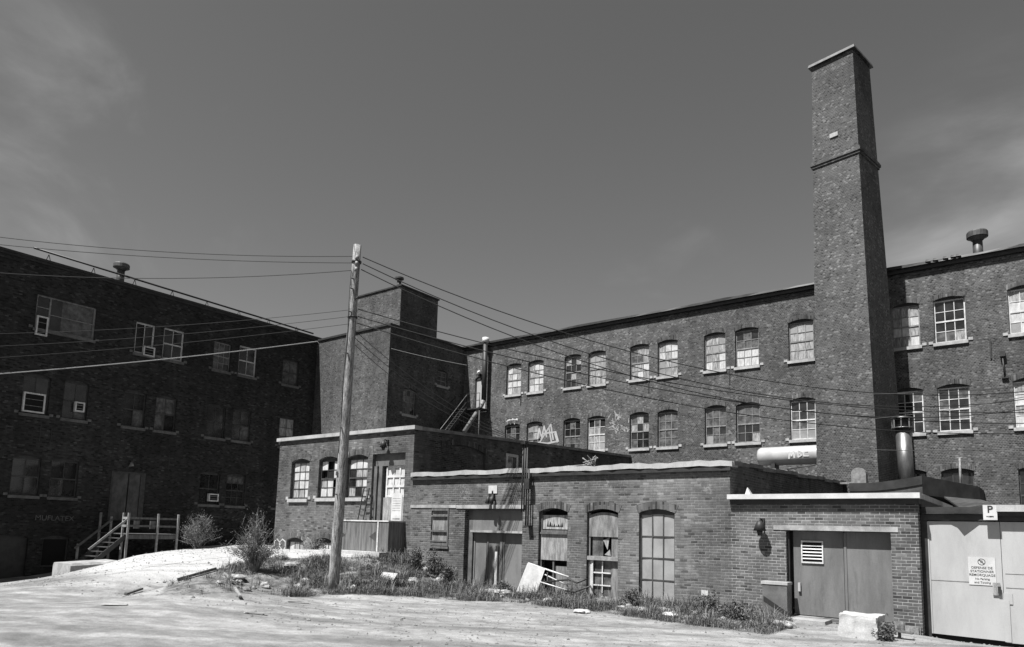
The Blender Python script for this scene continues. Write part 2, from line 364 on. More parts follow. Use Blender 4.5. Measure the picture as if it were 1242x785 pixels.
def window(pl, root, o, cols=3, rows=4, kinds=('glass_dusty',), fr='frame_grey', rec=.13, bar=.03, st=.06, head='frame_dark', meet=True, do_sill=True, ring=True, missing=0, lower=None, label=None, sill_m='stone_sill', grid=None):
    a0, a1, zb, zt, rise = o; g = G(); d = -rec
    zh = zt - rise
    pl.box(g, a0, a0 + st, zb, zh, d - .05, d); pl.box(g, a1 - st, a1, zb, zh, d - .05, d)
    pl.box(g, a0 + st, a1 - st, zb, zb + st * 1.2, d - .05, d + .003); pl.box(g, a0 + st, a1 - st, zh - st, zh, d - .05, d + .003)
    if rise:
        ps = arc(a0, a1, zt, rise)
        for (p, q), (p2, q2) in zip(ps[:-1], ps[1:]):
            g.poly([pl.P(p, zh - .001, d - .01), pl.P(p2, zh - .001, d - .01), pl.P(p2, q2, d - .01), pl.P(p, q, d - .01)], head)  # dark header colour stands in for the shadow under the arch
    ia, ib, jz0, jz1 = a0 + st, a1 - st, zb + st * 1.2, zh - st
    cw = (ib - ia) / cols; rh = (jz1 - jz0) / rows
    for i in range(1, cols): pl.box(g, ia + cw * i - bar / 2, ia + cw * i + bar / 2, jz0, jz1, d - .04, d - .012)
    for j in range(1, rows):
        big = meet and j == rows // 2; b = .035 if big else bar / 2
        pl.box(g, ia, ib, jz0 + rh * j - b, jz0 + rh * j + b, d - .045, d + (.006 if big else -.009))
    for k in range(len(g.mi)):
        pass
    # frame faces get the frame material (the header keeps its own)
    if head in g.ms:
        hi_ = g.ms.index(head); 
        g.ms.append(fr); fi = len(g.ms) - 1
        heads = 8 if rise else 0; 
        # the first quads added without a material carry index 0 too: rebuild
        newmi = []
        for f, mi in zip(g.f, g.mi): newmi.append(hi_ if len(f) == 4 and (g.v[f[0]], g.v[f[1]]) in HEADS(g, pl, o, d) else fi)
        g.mi = newmi
        w = g.build('window', None, root)
    else: w = g.build('window', fr, root)
    if label: w['label'] = label
    q = G()
    for i in range(cols):
        for j in range(rows):
            if RW.random() < missing: continue
            if grid: k = grid[rows - 1 - j][i % len(grid[0])]; 
            else: k = RW.choice(lower if (lower and j < rows // 2) else kinds)
            if k is None: continue
            t1, t2 = (RW.random() - .5) * .02, (RW.random() - .5) * .02
            l, r_, b, tp = ia + cw * i, ia + cw * (i + 1), jz0 + rh * j, jz0 + rh * (j + 1)
            q.poly([pl.P(l, b, d - .03 + t1), pl.P(r_, b, d - .03 + t2), pl.P(r_, tp, d - .03 - t1), pl.P(l, tp, d - .03 - t2)], k)
    pl.quad(q, a0, a1, zb, zt, -.29, 'interior_black')
    q.build('pane', None, w)
    if do_sill: sill(pl, a0, a1, zb, w, sill_m)
    if ring: arch_ring(pl, a0, a1, zt, rise, w, ring if isinstance(ring, str) else 'brick_soldier')
    return w
def HEADS(g, pl, o, d):
    a0, a1, zb, zt, rise = o; zh = zt - rise; ps = arc(a0, a1, zt, rise)
    return {(tuple(map(float, pl.P(p, zh - .001, d - .01))), tuple(map(float, pl.P(p2, zh - .001, d - .01)))) for (p, q), (p2, q2) in zip(ps[:-1], ps[1:])}
def text_mesh(txt, size, name, m, parent, P0, ux, uy, center=True, th=.004, bold=0):
    cu = bpy.data.curves.new('t', 'FONT'); cu.body = txt; cu.size = size; cu.align_x = 'CENTER' if center else 'LEFT'; cu.extrude = th; cu.offset = bold; cu.space_line = .95
    to = bpy.data.objects.new('t', cu); C.objects.link(to); bpy.context.view_layer.update()
    me = bpy.data.meshes.new_from_object(to.evaluated_get(bpy.context.evaluated_depsgraph_get())); bpy.data.objects.remove(to)
    ux = Vector(ux).normalized(); uy = Vector(uy).normalized(); uz = ux.cross(uy); og = ORI[parent] if parent else Vector((0, 0, 0))
    for v in me.vertices:
        c = v.co.copy(); v.co = Vector(P0) - og + ux * c.x + uy * c.y + uz * c.z
    me.materials.clear(); me.materials.append(MATS[m]); me.name = name
    o = bpy.data.objects.new(name, me); C.objects.link(o); ORI[o] = og
    if parent: o.parent = parent
    return o
def strokes(pl, lines, name, m, parent, w=.035, d=.004):
    """painted strokes on a facade: lines of photo points carried onto the wall plane"""
    g = G()
    for ln in lines:
        ps = [pl.px(*p) for p in ln]
        for (a, z), (b, y) in zip(ps[:-1], ps[1:]):
            dx, dz = b - a, y - z; l = math.hypot(dx, dz) or 1; nx, nz = -dz / l * w / 2, dx / l * w / 2; ex, ez = dx / l * w * .3, dz / l * w * .3
            g.poly([pl.P(a - nx - ex, z - nz - ez, d), pl.P(b - nx + ex, y - nz + ez, d), pl.P(b + nx + ex, y + nz + ez, d), pl.P(a + nx - ex, z + nz - ez, d)])
            d += .0002
    return g.build(name, m, parent)

# ------------------------------------------------------------------ terrain
ctl = []
for x, y, f in [(215, 668, 29), (170, 672.5, 29), (150, 679.5, 29), (130, 685, 29), (100, 692, 28.5), (70, 699, 28.5), (30, 704, 28.5), (0, 708, 28), (-60, 716, 28),
                (250, 668, 28), (300, 668, 27), (340, 668, 27.5), (200, 690, 24), (150, 700, 23), (100, 706, 23), (50, 712, 22), (0, 718, 22), (-60, 725, 22), (260, 690, 21.5), (230, 680, 25), (300, 684, 23.5), (250,700,20.3)]:
    ctl.append(tuple(onF(x, y, f)))
for x, y in [(400, 675), (450, 674)]: ctl.append(tuple(onZ(x, y, 1.0)))
for x, y, z in [(-26, 19.0, 1.04), (-22, 19.0, 1.12), (-19.6, 19.0, 1.1), (-28.5, 19, 1.0), (-30, 22, 1.0), (-30, 27, 1.0), (-35, 24, .85), (-38, 28, .9), (-39.5, 22, .7), (-39.5, 18.5, .1), (-39.5, 16.5, -.25),
                (-39.5, 14, -.65), (-39.5, 11, -.95), (-37, 13.5, -.6), (-36, 17, -.05), (-36, 20.5, .6), (-39.5, 5, -1.3), (-33, 20, 1.0), (-20.8, 17.3, 1.0), (-19.4, 17.8, .9),
                (-18.3, 19.04, .6), (-17.3, 19, .22), (-16.4, 19, .12), (-12, 19, .18), (-8, 19, .15), (-2.6, 19, -.02), (-1.8, 19.3, -.16), (-.4, 19.3, -.26), (1.5, 19.3, -.3), (4, 19.3, -.3), (1, 20.7, -.3), (8, 22, 0), (14, 30, 0), (-10, 30, .2), (-20, 32, .8),
                (-20.3, 15.9, .45), (-18.05, 14.48, .15), (-19, 16.6, .6), (-21.6, 14.2, .55), (-18.0, 17.4, .45)]: ctl.append((x, y, z))
for x, y in [(200, 718), (250, 714), (300, 719), (400, 723), (500, 724), (600, 729), (700, 739), (800, 753), (940, 770), (150, 726), (60, 732), (0, 740), (200, 760), (500, 780), (800, 780), (1100, 782), (0, 785), (1242, 785)]:
    ctl.append(tuple(onZ(x, y, 0)))
for x, y in [(0, 0), (-15, -5), (-30, -5), (-44, -6), (10, -5), (14, 8), (5, 8), (-10, 5), (-24, 2), (14, 16), (-44, 2)]: ctl.append((x, y, 0 if x > -40 else -1.2))
ctl = np.array(ctl)
def phi(r): return r * r * np.log(np.maximum(r, 1e-6))
Pn = ctl[:, :2]; n_ = len(Pn); K = phi(np.linalg.norm(Pn[:, None] - Pn[None], axis=2)) + np.eye(n_) * .6
A = np.zeros((n_ + 3, n_ + 3)); A[:n_, :n_] = K; A[:n_, n_] = 1; A[:n_, n_ + 1:] = Pn; A[n_, :n_] = 1; A[n_ + 1:, :n_] = Pn.T
wt = np.linalg.solve(A, np.concatenate([ctl[:, 2], [0, 0, 0]]))
def terr(X, Y):
    X = np.clip(np.asarray(X, float), -44, 14); Y = np.clip(np.asarray(Y, float), -6, 36)
    q = np.stack([X.ravel(), Y.ravel()], 1); o_ = np.zeros(len(q))
    for i in range(0, len(q), 4000):
        rr = np.linalg.norm(q[i:i + 4000, None] - Pn[None], axis=2); o_[i:i + 4000] = phi(rr) @ wt[:n_] + wt[n_] + q[i:i + 4000] @ wt[n_ + 1:]
    x, y = q[:, 0], q[:, 1]
    o_ += .012 * np.sin(x * 1.7 + 1.3 * np.sin(y * .9)) * np.sin(y * 2.1 + x * .4) + .010 * np.sin(x * 4.7 + y * 1.3) * np.sin(y * 5.3 - x * 1.1)
    return o_.reshape(X.shape)
def tz(x, y): return float(terr(np.array([x]), np.array([y]))[0])
def onT(x, y):
    r = dr(x, y); lo = None; fs = np.linspace(8, 60, 400); P = O[None] + r[None] * (fs[:, None] / F); h = terr(P[:, 0], P[:, 1])
    i = np.argmax(P[:, 2] < h); return P[i]
BANKPX = [(262, 692), (300, 681), (335, 677), (400, 677), (450, 676), (490, 675), (503, 668)]
BANKPX2 = [(940, 772), (800, 754), (700, 740), (600, 730), (500, 724), (400, 722), (300, 720), (240, 724), (200, 722), (195, 716), (225, 703)]
poly_ = [tuple(onT(*p)[:2]) for p in BANKPX] + [(-19.3, 19.1), (-5.6, 19.1), (-5.2, 18.6)] + [tuple(onT(*p)[:2]) for p in BANKPX2]
poly_ = np.array(poly_)
def inside(x, y):
    c = np.zeros(x.shape, bool); j = len(poly_) - 1
    for i in range(len(poly_)):
        xi, yi = poly_[i]; xj, yj = poly_[j]
        c ^= ((yi > y) != (yj > y)) & (x < (xj - xi) * (y - yi) / (yj - yi + 1e-12) + xi); j = i
    return c
xs = np.concatenate([[-700, -250, -100, -60], np.arange(-46, 14.01, .22), [20, 40, 100, 250, 700]])
ys = np.concatenate([[-700, -250, -100, -40, -20], np.arange(-8, 37.01, .22), [50, 100, 250, 700]])
GX, GY = np.meshgrid(xs, ys, indexing='ij'); GZ = terr(GX, GY)
inb = inside(GX, GY).astype(float)
for _ in range(2):
    t_ = inb.copy(); t_[1:-1, 1:-1] = (inb[1:-1, 1:-1] * 2 + inb[:-2, 1:-1] + inb[2:, 1:-1] + inb[1:-1, :-2] + inb[1:-1, 2:]) / 6; inb = t_
def sst(a, b, v): t = np.clip((v - a) / (b - a), 0, 1); return t * t * (3 - 2 * t)
# pale gravel: the ramp and terrace on the left
pale = sst(.0, .42, GZ) * (GX < -18.8)
nx, ny = len(xs), len(ys)
idx = np.arange(nx * ny).reshape(nx, ny)
quads = np.stack([idx[:-1, :-1], idx[1:, :-1], idx[1:, 1:], idx[:-1, 1:]], -1).reshape(-1, 4)
V = np.stack([GX, GY, GZ], -1).reshape(-1, 3); far_dark = np.clip(np.maximum(sst(4.0, 1.0, GY), np.maximum(sst(6, 12, GX), sst(-42, -46, GX))), 0, 1)  # last mask: ground out of view, darkened to cut its bounce light
COV = np.stack([pale, inb, far_dark, 0 * pale + 1], -1).reshape(-1, 4)
fp = pale.reshape(-1)[quads].mean(1); fb = inb.reshape(-1)[quads].mean(1)
isroad = (fp > .5) & (fb < .3)
def sheet(name, mask):
    q = quads[mask]; u_, inv = np.unique(q, return_inverse=True); inv = inv.reshape(-1, 4)
    me = bpy.data.meshes.new(name); me.from_pydata(V[u_].tolist(), [], inv.tolist()); me.materials.append(MATS['ground'])
    a_ = me.color_attributes.new('cover', 'FLOAT_COLOR', 'POINT'); a_.data.foreach_set('color', COV[u_].ravel()); me.polygons.foreach_set('use_smooth', [True] * len(q)); me.update()
    o = bpy.data.objects.new(name, me); C.objects.link(o); o['kind'] = 'structure'; return o
sheet('ground', ~isroad); sheet('road', isroad)

PF = Plane('Y', Y1); PR = Plane('Y', Y3); PL = Plane('X', XL); PT = Plane('X', XT); PTF = Plane('Y', YT); PA = Plane('X', XA); PB = Plane('X', XB)

# ------------------------------------------------------------------ long mill on the right
mill = thing('brick_mill', (-10, Y3, 0), 'long sunlit three storey brick mill behind the chimney, with paired windows on pale sills', 'building')
ZT = 15.12
pairs = [(-28.77, -27.52), (-26.95, -25.70), (-24.07, -22.83), (-22.30, -21.06), (-19.39, -18.15), (-17.60, -16.36), (-14.77, -13.56), (-13.02, -11.75), (-10.22, -8.98), (-5.45, -4.27), (-3.70, -2.46), (-.88, .36), (.95, 2.2), (3.9, 5.1), (5.8, 7.0)]
oA = [(a, b, 11.22, 13.36, .13) for a, b in pairs]; oB = [(a, b, 7.10, 9.26, .15) for a, b in pairs]; oC = [(a, b, 3.1, 5.42, .14) for a, b in pairs if a > -8]
dA = PR.rect(577, 456, 589.5, 497); door_op = (-31.55, -30.55, 10.38, 12.85, .25)
wall(PR, XL + .02, 16, -1, ZT - .3, oA + oB + oC + [door_op], 'brick_mill', mill)
CB = 'curtain_bright'; CU = 'curtain'; GD = 'glass_dark'; DU = 'glass_dusty'; FRO = 'glass_frosted'
stA = [dict(kinds=[CU, CU, DU, CB], missing=.05), dict(kinds=[CB, CU]), dict(kinds=[DU, GD, CU]), dict(kinds=[CU, FRO, CU]), dict(kinds=[CU, DU], lower=[CB, CB, CU]), dict(kinds=[CB, CB, CU], lower=[CU, FRO]),
       dict(kinds=[DU, FRO, CU], lower=[CB, CU]), dict(kinds=[DU, GD], lower=[CB]), dict(kinds=[CU, FRO, CU]), dict(kinds=[CB, CU]), dict(kinds=[GD], lower=[GD, GD, DU, CU], fr='frame_white'), dict(kinds=[CB, FRO, CU], fr='frame_white'), dict(kinds=[CU]), dict(kinds=[CU]), dict(kinds=[DU])]
stB = [dict(kinds=[GD, DU]), dict(kinds=[DU, CU, FRO]), dict(kinds=[GD, DU], bar=.025), dict(kinds=[DU, GD, CU], lower=[CU, FRO], fr='frame_white'), dict(kinds=[GD, CU, DU], lower=[DU, GD]), dict(kinds=[DU]),
       dict(kinds=[DU], lower=[DU, GD, FRO]), dict(kinds=[DU], lower=[GD, CU]), dict(kinds=[DU, GD], lower=[DU, FRO], fr='frame_white'), dict(kinds=[GD, DU], fr='frame_white'), dict(kinds=[GD, DU], fr='frame_white'), dict(kinds=[CB, CU], fr='frame_white'), dict(kinds=[DU]), dict(kinds=[DU]), dict(kinds=[DU])]
for o, k in zip(oA, stA): window(PR, mill, o, **k)
for o, k in zip(oB, stB): window(PR, mill, o, **k)
for o in oC: window(PR, mill, o, kinds=[GD], fr='frame_dark')
g = G(); PR.box(g, door_op[0], door_op[1], door_op[2], door_op[3] - .25, -.2, -.12); d_ = g.build('door', 'door_pale', mill)
g = G()
for a, b in ((door_op[0] - .01, door_op[0] + .06), (door_op[1] - .06, door_op[1] + .01)): PR.box(g, a, b, door_op[2], door_op[3] - .25, -.119, -.05)
PR.box(g, door_op[0] - .01, door_op[1] + .01, door_op[3] - .25, door_op[3] - .18, -.119, -.05); g.build('frame', 'frame_dark', d_)
g = G(); ps = arc(door_op[0], door_op[1], door_op[3], .25)
for (p, q), (p2, q2) in zip(ps[:-1], ps[1:]): g.poly([PR.P(p, door_op[3] - .26, -.1), PR.P(p2, door_op[3] - .26, -.1), PR.P(p2, q2, -.1), PR.P(p, q, -.1)])
g.build('door_head', 'brick_mill', mill); arch_ring(PR, door_op[0], door_op[1], door_op[3], .25, mill)
g = G(); rw_ = random.Random(9); cx_ = np.linspace(XL + .1, 16, 90); cz_ = [.018 * math.sin(x * .8) + rw_.uniform(-.012, .012) for x in cx_]
for i in range(89):
    xa, xb = cx_[i], cx_[i + 1]; g.hexa([PR.P(xa, ZT - .12, .30), PR.P(xb, ZT - .12, .30), PR.P(xb, ZT - .12, -.4), PR.P(xa, ZT - .12, -.4), PR.P(xa, ZT + cz_[i], .29 + cz_[i]), PR.P(xb, ZT + cz_[i + 1], .29 + cz_[i + 1]), PR.P(xb, ZT, -.4), PR.P(xa, ZT, -.4)])
for x in (-3.9, -3.6, -3.2, -2.9, -2.7): g.hexa([PR.P(x, ZT - .02, .34), PR.P(x + .22, ZT - .05, .36), PR.P(x + .2, ZT, .2), PR.P(x, ZT, .2), PR.P(x + .03, ZT + .07, .33), PR.P(x + .2, ZT + .03, .34), PR.P(x + .2, ZT + .04, .2), PR.P(x, ZT + .05, .2)])
PR.box(g, XL + .1, 16, ZT - .3, ZT - .122, -.3, .16); g.build('cornice', 'dark_metal', mill)
g = G(); PR.box(g, XL + .1, 16, ZT - .46, ZT - .38, -.02, .05); g.build('brick_course', 'brick_mill', mill)
g = G(); g.box(XL + .05, 16, Y3 + .4, Y3 + 14, -1, ZT - .35); g.box(XL + .04, 16.02, Y3 + .35, Y3 + 14, ZT - .34, ZT - .06, 'tar'); g.ms = ['brick_mill', 'tar']; g.mi = [0] * 6 + [1] * 6; g.build('rear_block', None, mill)
for x, y in ((632, 478), (787, 461), (885, 450), (1002, 425)):
    a, z = PR.px(x, y)
    if x < 1000:
        g = G(); PR.box(g, a - .025, a + .025, z - .75, z + .0, .004, .04); g.build('tie_rod', 'dark_metal', mill)
a, z = PR.px(1201, 415); g = G(); PR.box(g, a - .03, a + .03, z - .75, z + .1, .004, .05); g.build('tie_rod', 'dark_metal', mill)
g = G(); a, z = PR.px(1216, 430); a2, z2 = PR.px(1219, 458); PR.box(g, a - .1, a + .1, z - .12, z + .1, .02, .2); g.tube([PR.P(a, z - .2, .12), PR.P(a2, z2, .10)], .035); PR.box(g, a2 - .12, a2 + .12, z2 - .05, z2 + .04, .02, .12); g.build('cable_bracket', 'dark_metal', mill)
# painted tags on the mill wall
gt = [[(652, 532), (654, 520), (657, 531), (660, 517), (663, 530)], [(655, 536), (668, 515), (671, 533)], [(659, 526), (674, 524), (677, 535), (664, 538), (653, 537)], [(666, 520), (669, 537)], [(673, 526), (676, 536)]]
strokes(PR, gt, 'graffiti', 'coping_pale', mill, .11)
strokes(PR, [[(614, 512), (618, 509), (617, 514)], [(619, 514), (622, 508), (624, 514), (627, 508), (628, 513)], [(616, 510), (627, 509)]], 'graffiti', 'paint_white', mill, .08)
rg = random.Random(5); ln = []
for k in range(22):
    x, y = 741 + rg.random() * 22, 501 + rg.random() * 20; ln.append([(x, y), (x + rg.uniform(-5, 5), y + rg.uniform(-6, 6)), (x + rg.uniform(-5, 6), y + rg.uniform(-6, 6))])
strokes(PR, ln, 'graffiti', 'paint_letters', mill, .05)
def mushroom(name, x, y, zb, h, r, label, m='tin_grey'):
    t = thing(name, (x, y, zb), label, 'roof vent', 'roof vents on the mills')
    g = G(); g.tube([(x, y, zb - .3), (x, y, zb + h * .8)], [r * .5, r * .46], 14); g.build('shaft', m, t)
    g = G(); g.tube([(x, y, zb + h * .70), (x, y, zb + h * .80), (x, y, zb + h * .81), (x, y, zb + h * .96), (x, y, zb + h)], [r * .5, r * .85, r, r, r * .9], 20); g.sm = [False] * len(g.sm); g.build('cap', m, t); return t
p = onY(1186, 300, Y3 + .9); mushroom('roof_vent', p[0], Y3 + .9, ZT - .1, 1.5, .43, 'mushroom vent on the sunlit mill roof right of the chimney')

# ------------------------------------------------------------------ dark mill on the left
lm = thing('brick_mill', (XL, 18, 0), 'tall dark brick mill standing in its own shade on the left, with a timber porch', 'building')
ZL = 15.16
LA = [(12.46, 15.25, 11.6, 13.35, 0), (17.33, 18.4, 11.42, 13.2, .0), (18.89, 20.1, 11.42, 13.25, .0), (21.97, 23.1, 11.42, 13.25, .08), (23.66, 24.9, 11.42, 13.3, .0), (26.85, 28.1, 11.42, 13.2, .08), (7.5, 8.7, 11.42, 13.2, .1), (5.3, 6.5, 11.42, 13.2, .1)]
LB = [(a, b, 7.25, 9.3, .12) for a, b in ((12.26, 13.47), (14.1, 15.27), (17.06, 18.24), (18.8, 20.0), (21.83, 23.07), (23.56, 24.8), (26.9, 28.1), (7.5, 8.7), (9.3, 10.5))]
LC = [(a, b, 3.2, 5.15, .1) for a, b in ((12.2, 13.43), (13.88, 15.16), (21.77, 23.02), (23.47, 24.73), (26.7, 27.9), (7.5, 8.7))]
ldoor = (16.85, 18.62, 2.1, 4.75, .0)
LD = [(13.87, 15.05, -.3, 1.25, .12)]
gdoor = (11.2, 13.25, -1.2, 1.25, .14)
wall(PL, -12, 46, -2, ZL - .1, LA + LB + LC + LD + [ldoor, gdoor], 'brick_left_mill_shaded', lm)
bigw = LA[0]
kw = dict(sill_m='stone_sill_shaded', ring='brick_left_mill_shaded', fr='frame_dark')
# picture window with fan sash
g = G(); a0, a1, zb, zt, _ = bigw; d = -.1
PL.box(g, a0, a0 + .07, zb, zt, d - .05, d); PL.box(g, a1 - .1, a1, zb, zt, d - .05, d); PL.box(g, a0 + .07, a1 - .1, zb, zb + .08, d - .05, d); PL.box(g, a0 + .07, a1 - .1, zt - .07, zt, d - .05, d)
PL.box(g, a0 + .6, a0 + .68, zb + .08, zt - .07, d - .05, d + .003); PL.box(g, a0 + .07, a0 + .6, zb + 1.1, zb + 1.15, d - .05, d - .003); PL.box(g, a0 + .68, a1 - .1, zb + .82, zb + .86, d - .05, d - .003)
w = g.build('window', 'frame_grey', lm); q = G(); PL.quad(q, a0 + .05, a0 + .62, zb, zt, d - .03, 'glass_dark'); PL.quad(q, a0 + .66, a0 + 1.2, zb, zt, d - .03, 'glass_dark'); PL.quad(q, a0 + 1.2, a1, zb + .85, zt, d - .032, 'glass_dusty'); PL.quad(q, a0 + 1.2, a1, zb, zb + .85, d - .033, 'glass_dusty'); q.build('pane', None, w)
sill(PL, a0, a1, zb, w, 'stone_sill_shaded')
for o, k in zip(LA[1:], [dict(kinds=[GD], cols=2, rows=1, meet=False, fr='frame_white'), dict(kinds=[GD], cols=2, rows=2, fr='frame_white'), dict(kinds=[GD, DU], fr='frame_grey', cols=3, rows=4), dict(kinds=[GD, DU], cols=2, rows=2, fr='frame_white'), dict(kinds=[DU], cols=2, rows=2)] + [dict(kinds=[GD])] * 2):
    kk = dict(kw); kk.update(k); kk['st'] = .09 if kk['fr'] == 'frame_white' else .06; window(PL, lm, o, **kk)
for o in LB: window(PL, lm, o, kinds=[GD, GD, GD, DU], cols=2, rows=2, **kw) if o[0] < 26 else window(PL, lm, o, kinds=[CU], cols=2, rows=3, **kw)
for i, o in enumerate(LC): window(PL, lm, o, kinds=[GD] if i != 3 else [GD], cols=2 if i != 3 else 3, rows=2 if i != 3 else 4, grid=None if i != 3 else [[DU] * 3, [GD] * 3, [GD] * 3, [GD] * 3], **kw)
window(PL, lm, LD[0], kinds=['interior_black'], cols=1, rows=1, meet=False, ring='brick_left_mill_shaded', fr='frame_dark', do_sill=False)
g = G(); PL.box(g, gdoor[0], gdoor[1], gdoor[2], gdoor[3], -.29, -.22); g.build('door', 'dark_metal', lm); arch_ring(PL, gdoor[0], gdoor[1], gdoor[3], .14, lm, 'brick_left_mill_shaded')
mid_ = (ldoor[0] + ldoor[1]) / 2 - .02
for a, b in ((ldoor[0] + .05, mid_ - .03), (mid_ + .03, ldoor[1] - .28)):
    g = G(); PL.box(g, a, b, ldoor[2] + .02, ldoor[3] - .08, -.12, -.06); PL.box(g, a + .1, b - .1, ldoor[2] + 1.1, ldoor[2] + 1.15, -.061, -.045); g.build('door', 'tin_grey', lm)
g = G(); PL.box(g, ldoor[0] - .05, ldoor[0] + .045, ldoor[2], ldoor[3], -.13, .01); PL.box(g, ldoor[1] - .27, ldoor[1], ldoor[2], ldoor[3] - .001, -.13, -.02); PL.box(g, ldoor[0] + .05, ldoor[1] - .27, ldoor[3] - .075, ldoor[3], -.13, -.02); PL.quad(g, ldoor[0], ldoor[1], ldoor[2], ldoor[3], -.2); g.build('door_frame', 'frame_dark', lm)
g = G(); PL.box(g, -12, 46, ZL - .1, ZL + .02, -.4, .12); PL.box(g, -12, 46, ZL - .22, ZL - .102, -.2, .06); g.build('cornice', 'dark_metal', lm)
g = G(); g.box(XL - 14, XL - .35, -12, 46, -2, ZL - .12); g.box(XL - 14, XL - .36, -12.01, 46, ZL - .119, ZL - .02); g.ms = ['brick_left_mill_shaded', 'tar']; g.mi = [0] * 6 + [1] * 6; g.build('rear_block', None, lm)
# faded painted lettering
a, z = PL.px(46, 631); a2, _ = PL.px(86, 631)
text_mesh('MUFLATEX', .36, 'lettering', 'stone_sill_shaded', lm, PL.P((a + a2) / 2, z, .004), (0, 1, 0), (0, 0, 1), th=.002)
for x, y in ((49, 523), (62, 528), (205, 560)):
    a, z = PL.px(x, y); g = G(); PL.box(g, a - .02, a + .02, z - .5, z + .35, .004, .03); g.build('tie_rod', 'dark_metal', lm)
p = PL.px(158, 563); t = thing('wall_lamp', PL.P(p[0], p[1] - .15, 0), 'small dark lamp above the double door of the left mill', 'lamp')
g = G(); PL.box(g, p[0] - .07, p[0] + .07, p[1] - .1, p[1] + .12, .004, .06); g.build('back_plate', 'dark_metal', t); g = G(); g.tube([PL.P(p[0], p[1] + .1, .15), PL.P(p[0], p[1] - .12, .17)], [.05, .13], 12); g.build('lamp_shade', 'frame_grey', t)
# roof pipe on brackets
pa = Vector(onX(40, 309, XL - .3)); pb = Vector(onX(386, 400, XL - .3))
rp = thing('roof_pipe', (pa.x, pa.y, ZL), 'long thin black pipe on brackets running along the left mill roof edge', 'pipe')
zr = ZL + .42
g = G(); g.tube([(XL - .3, pa.y, zr + .15), (XL - .3, 20, zr + .02), (XL - .3, YT - .2, zr - .12)], .055); g.build('pipe', 'dark_metal', rp)
for i in range(8):
    y = pa.y + .7 + i * 2.15
    g = G(); g.tube([(XL - .3, y - .14, ZL - .02), (XL - .3, y, zr + .02)], .018, 6); g.tube([(XL - .3, y + .14, ZL - .02), (XL - .3, y, zr + .02)], .018, 6); g.build('bracket', 'dark_metal', rp)
y_ = onX(147, 327, XL - .7)[1]; mushroom('roof_vent', XL - .7, y_, ZL, 1.25, .42, 'mushroom vent on the roof of the dark left mill')
def ac(name, pl, x0, y0, x1, y1, label, dark=True):
    a0, a1, zb, zt = pl.rect(x0, y0, x1, y1); t = thing(name, pl.P((a0 + a1) / 2, zb, 0), label, 'air conditioner' if 'cond' in name else 'window fan')
    g = G(); w_ = .07; d0, d1 = -.09, .12
    pl.box(g, a0, a1, zb, zb + w_, d0, d1); pl.box(g, a0, a1, zt - w_, zt, d0, d1); pl.box(g, a0, a0 + w_, zb + w_, zt - w_, d0, d1); pl.box(g, a1 - w_, a1, zb + w_, zt - w_, d0, d1); g.build('case', 'frame_white', t)
    g = G(); pl.quad(g, a0 + w_, a1 - w_, zb + w_, zt - w_, d1 - .06); 
    g.build('opening', 'interior_black', t)
    g = G(); n = 3
    for i in range(1, n): z = zb + (zt - zb) * i / n; pl.box(g, a0 + w_, a1 - w_, z - .012, z + .012, d1 - .05, d1 - .02)
    g.build('grille', 'frame_grey', t)
ac('window_fan', PL, 43, 384, 57.5, 406, 'white framed two pane fan box in the corner of the wide top window')
ac('air_conditioner', PL, 27, 477, 54, 499, 'large white air conditioner filling the lower sash of a second floor window far left')
ac('air_conditioner', PL, 90, 488, 102, 499, 'small pale air conditioner low in the second floor window right of the large one')
ac('air_conditioner', PL, 173, 421, 187, 431, 'small white air conditioner low in the top floor window beside the white double sash')
ac('air_conditioner', PL, 252, 599, 264, 608, 'dull air conditioner low in a ground floor window near the shrubs')

# ------------------------------------------------------------------ stair tower
tw = thing('stair_tower', (-36.2, YT, 0), 'square brick tower between the two mills with a sunlit blank face and brick penthouse', 'tower')
ZW = 14.98
tws = [(30.85, 32.0, 9.4, 11.15, .1), (33.95, 34.95, 11.85, 12.95, .08)]
wall(PTF, XL + .005, XT, -1, ZW - .1, [], 'brick_tower', tw)
wall(PT, YT, Y3 - .01, -1, ZW - .1, tws, 'brick_tower', tw)
window(PT, tw, tws[0], kinds=[DU, GD], cols=3, rows=4, fr='frame_grey'); window(PT, tw, tws[1], kinds=[DU], cols=2, rows=3, fr='frame_grey')
g = G(); PTF.box(g, XL - .3, XT + .10, ZW - .1, ZW + .03, -.4, .10); PT.box(g, YT + .41, Y3 - .31, ZW - .1, ZW + .03, -.4, .10); g.build('cornice', 'dark_metal', tw)
g = G(); g.box(XL - .2, XT - .41, YT + .41, Y3 + .2, ZW - .3, ZW - .12); g.build('roof', 'tar', tw)
# penthouse
hx0, hx1, hy0, hy1, hz = -38.4, -33.9, 31.5, 35.1, 18.35
g = G(); g.box(hx0, hx1, hy0, hy1, ZW - .15, hz); ph = g.build('penthouse', 'brick_tower', tw)
g = G(); g.box(hx0 - .08, hx1 + .08, hy0 - .08, hy1 + .08, hz, hz + .1); g.build('coping', 'dark_metal', ph)
cxp, cyp = onY(484, 345, 33.2)[0], 33.2
g = G(); b = [(hx0 + .8, hy0 + .5, hz + .1), (hx1 - .2, hy0 + .5, hz + .1), (hx1 - .2, hy1 - .4, hz + .1), (hx0 + .8, hy1 - .4, hz + .1)]; tp = [(cxp - .25, cyp - .25, hz + .85), (cxp + .25, cyp - .25, hz + .85), (cxp + .25, cyp + .25, hz + .85), (cxp - .25, cyp + .25, hz + .85)]
g.hexa(b + tp); g.build('hip_roof', 'tin_grey', ph)
mushroom('roof_vent', cxp, cyp, hz + .85, .7, .33, 'mushroom vent on top of the tower penthouse')

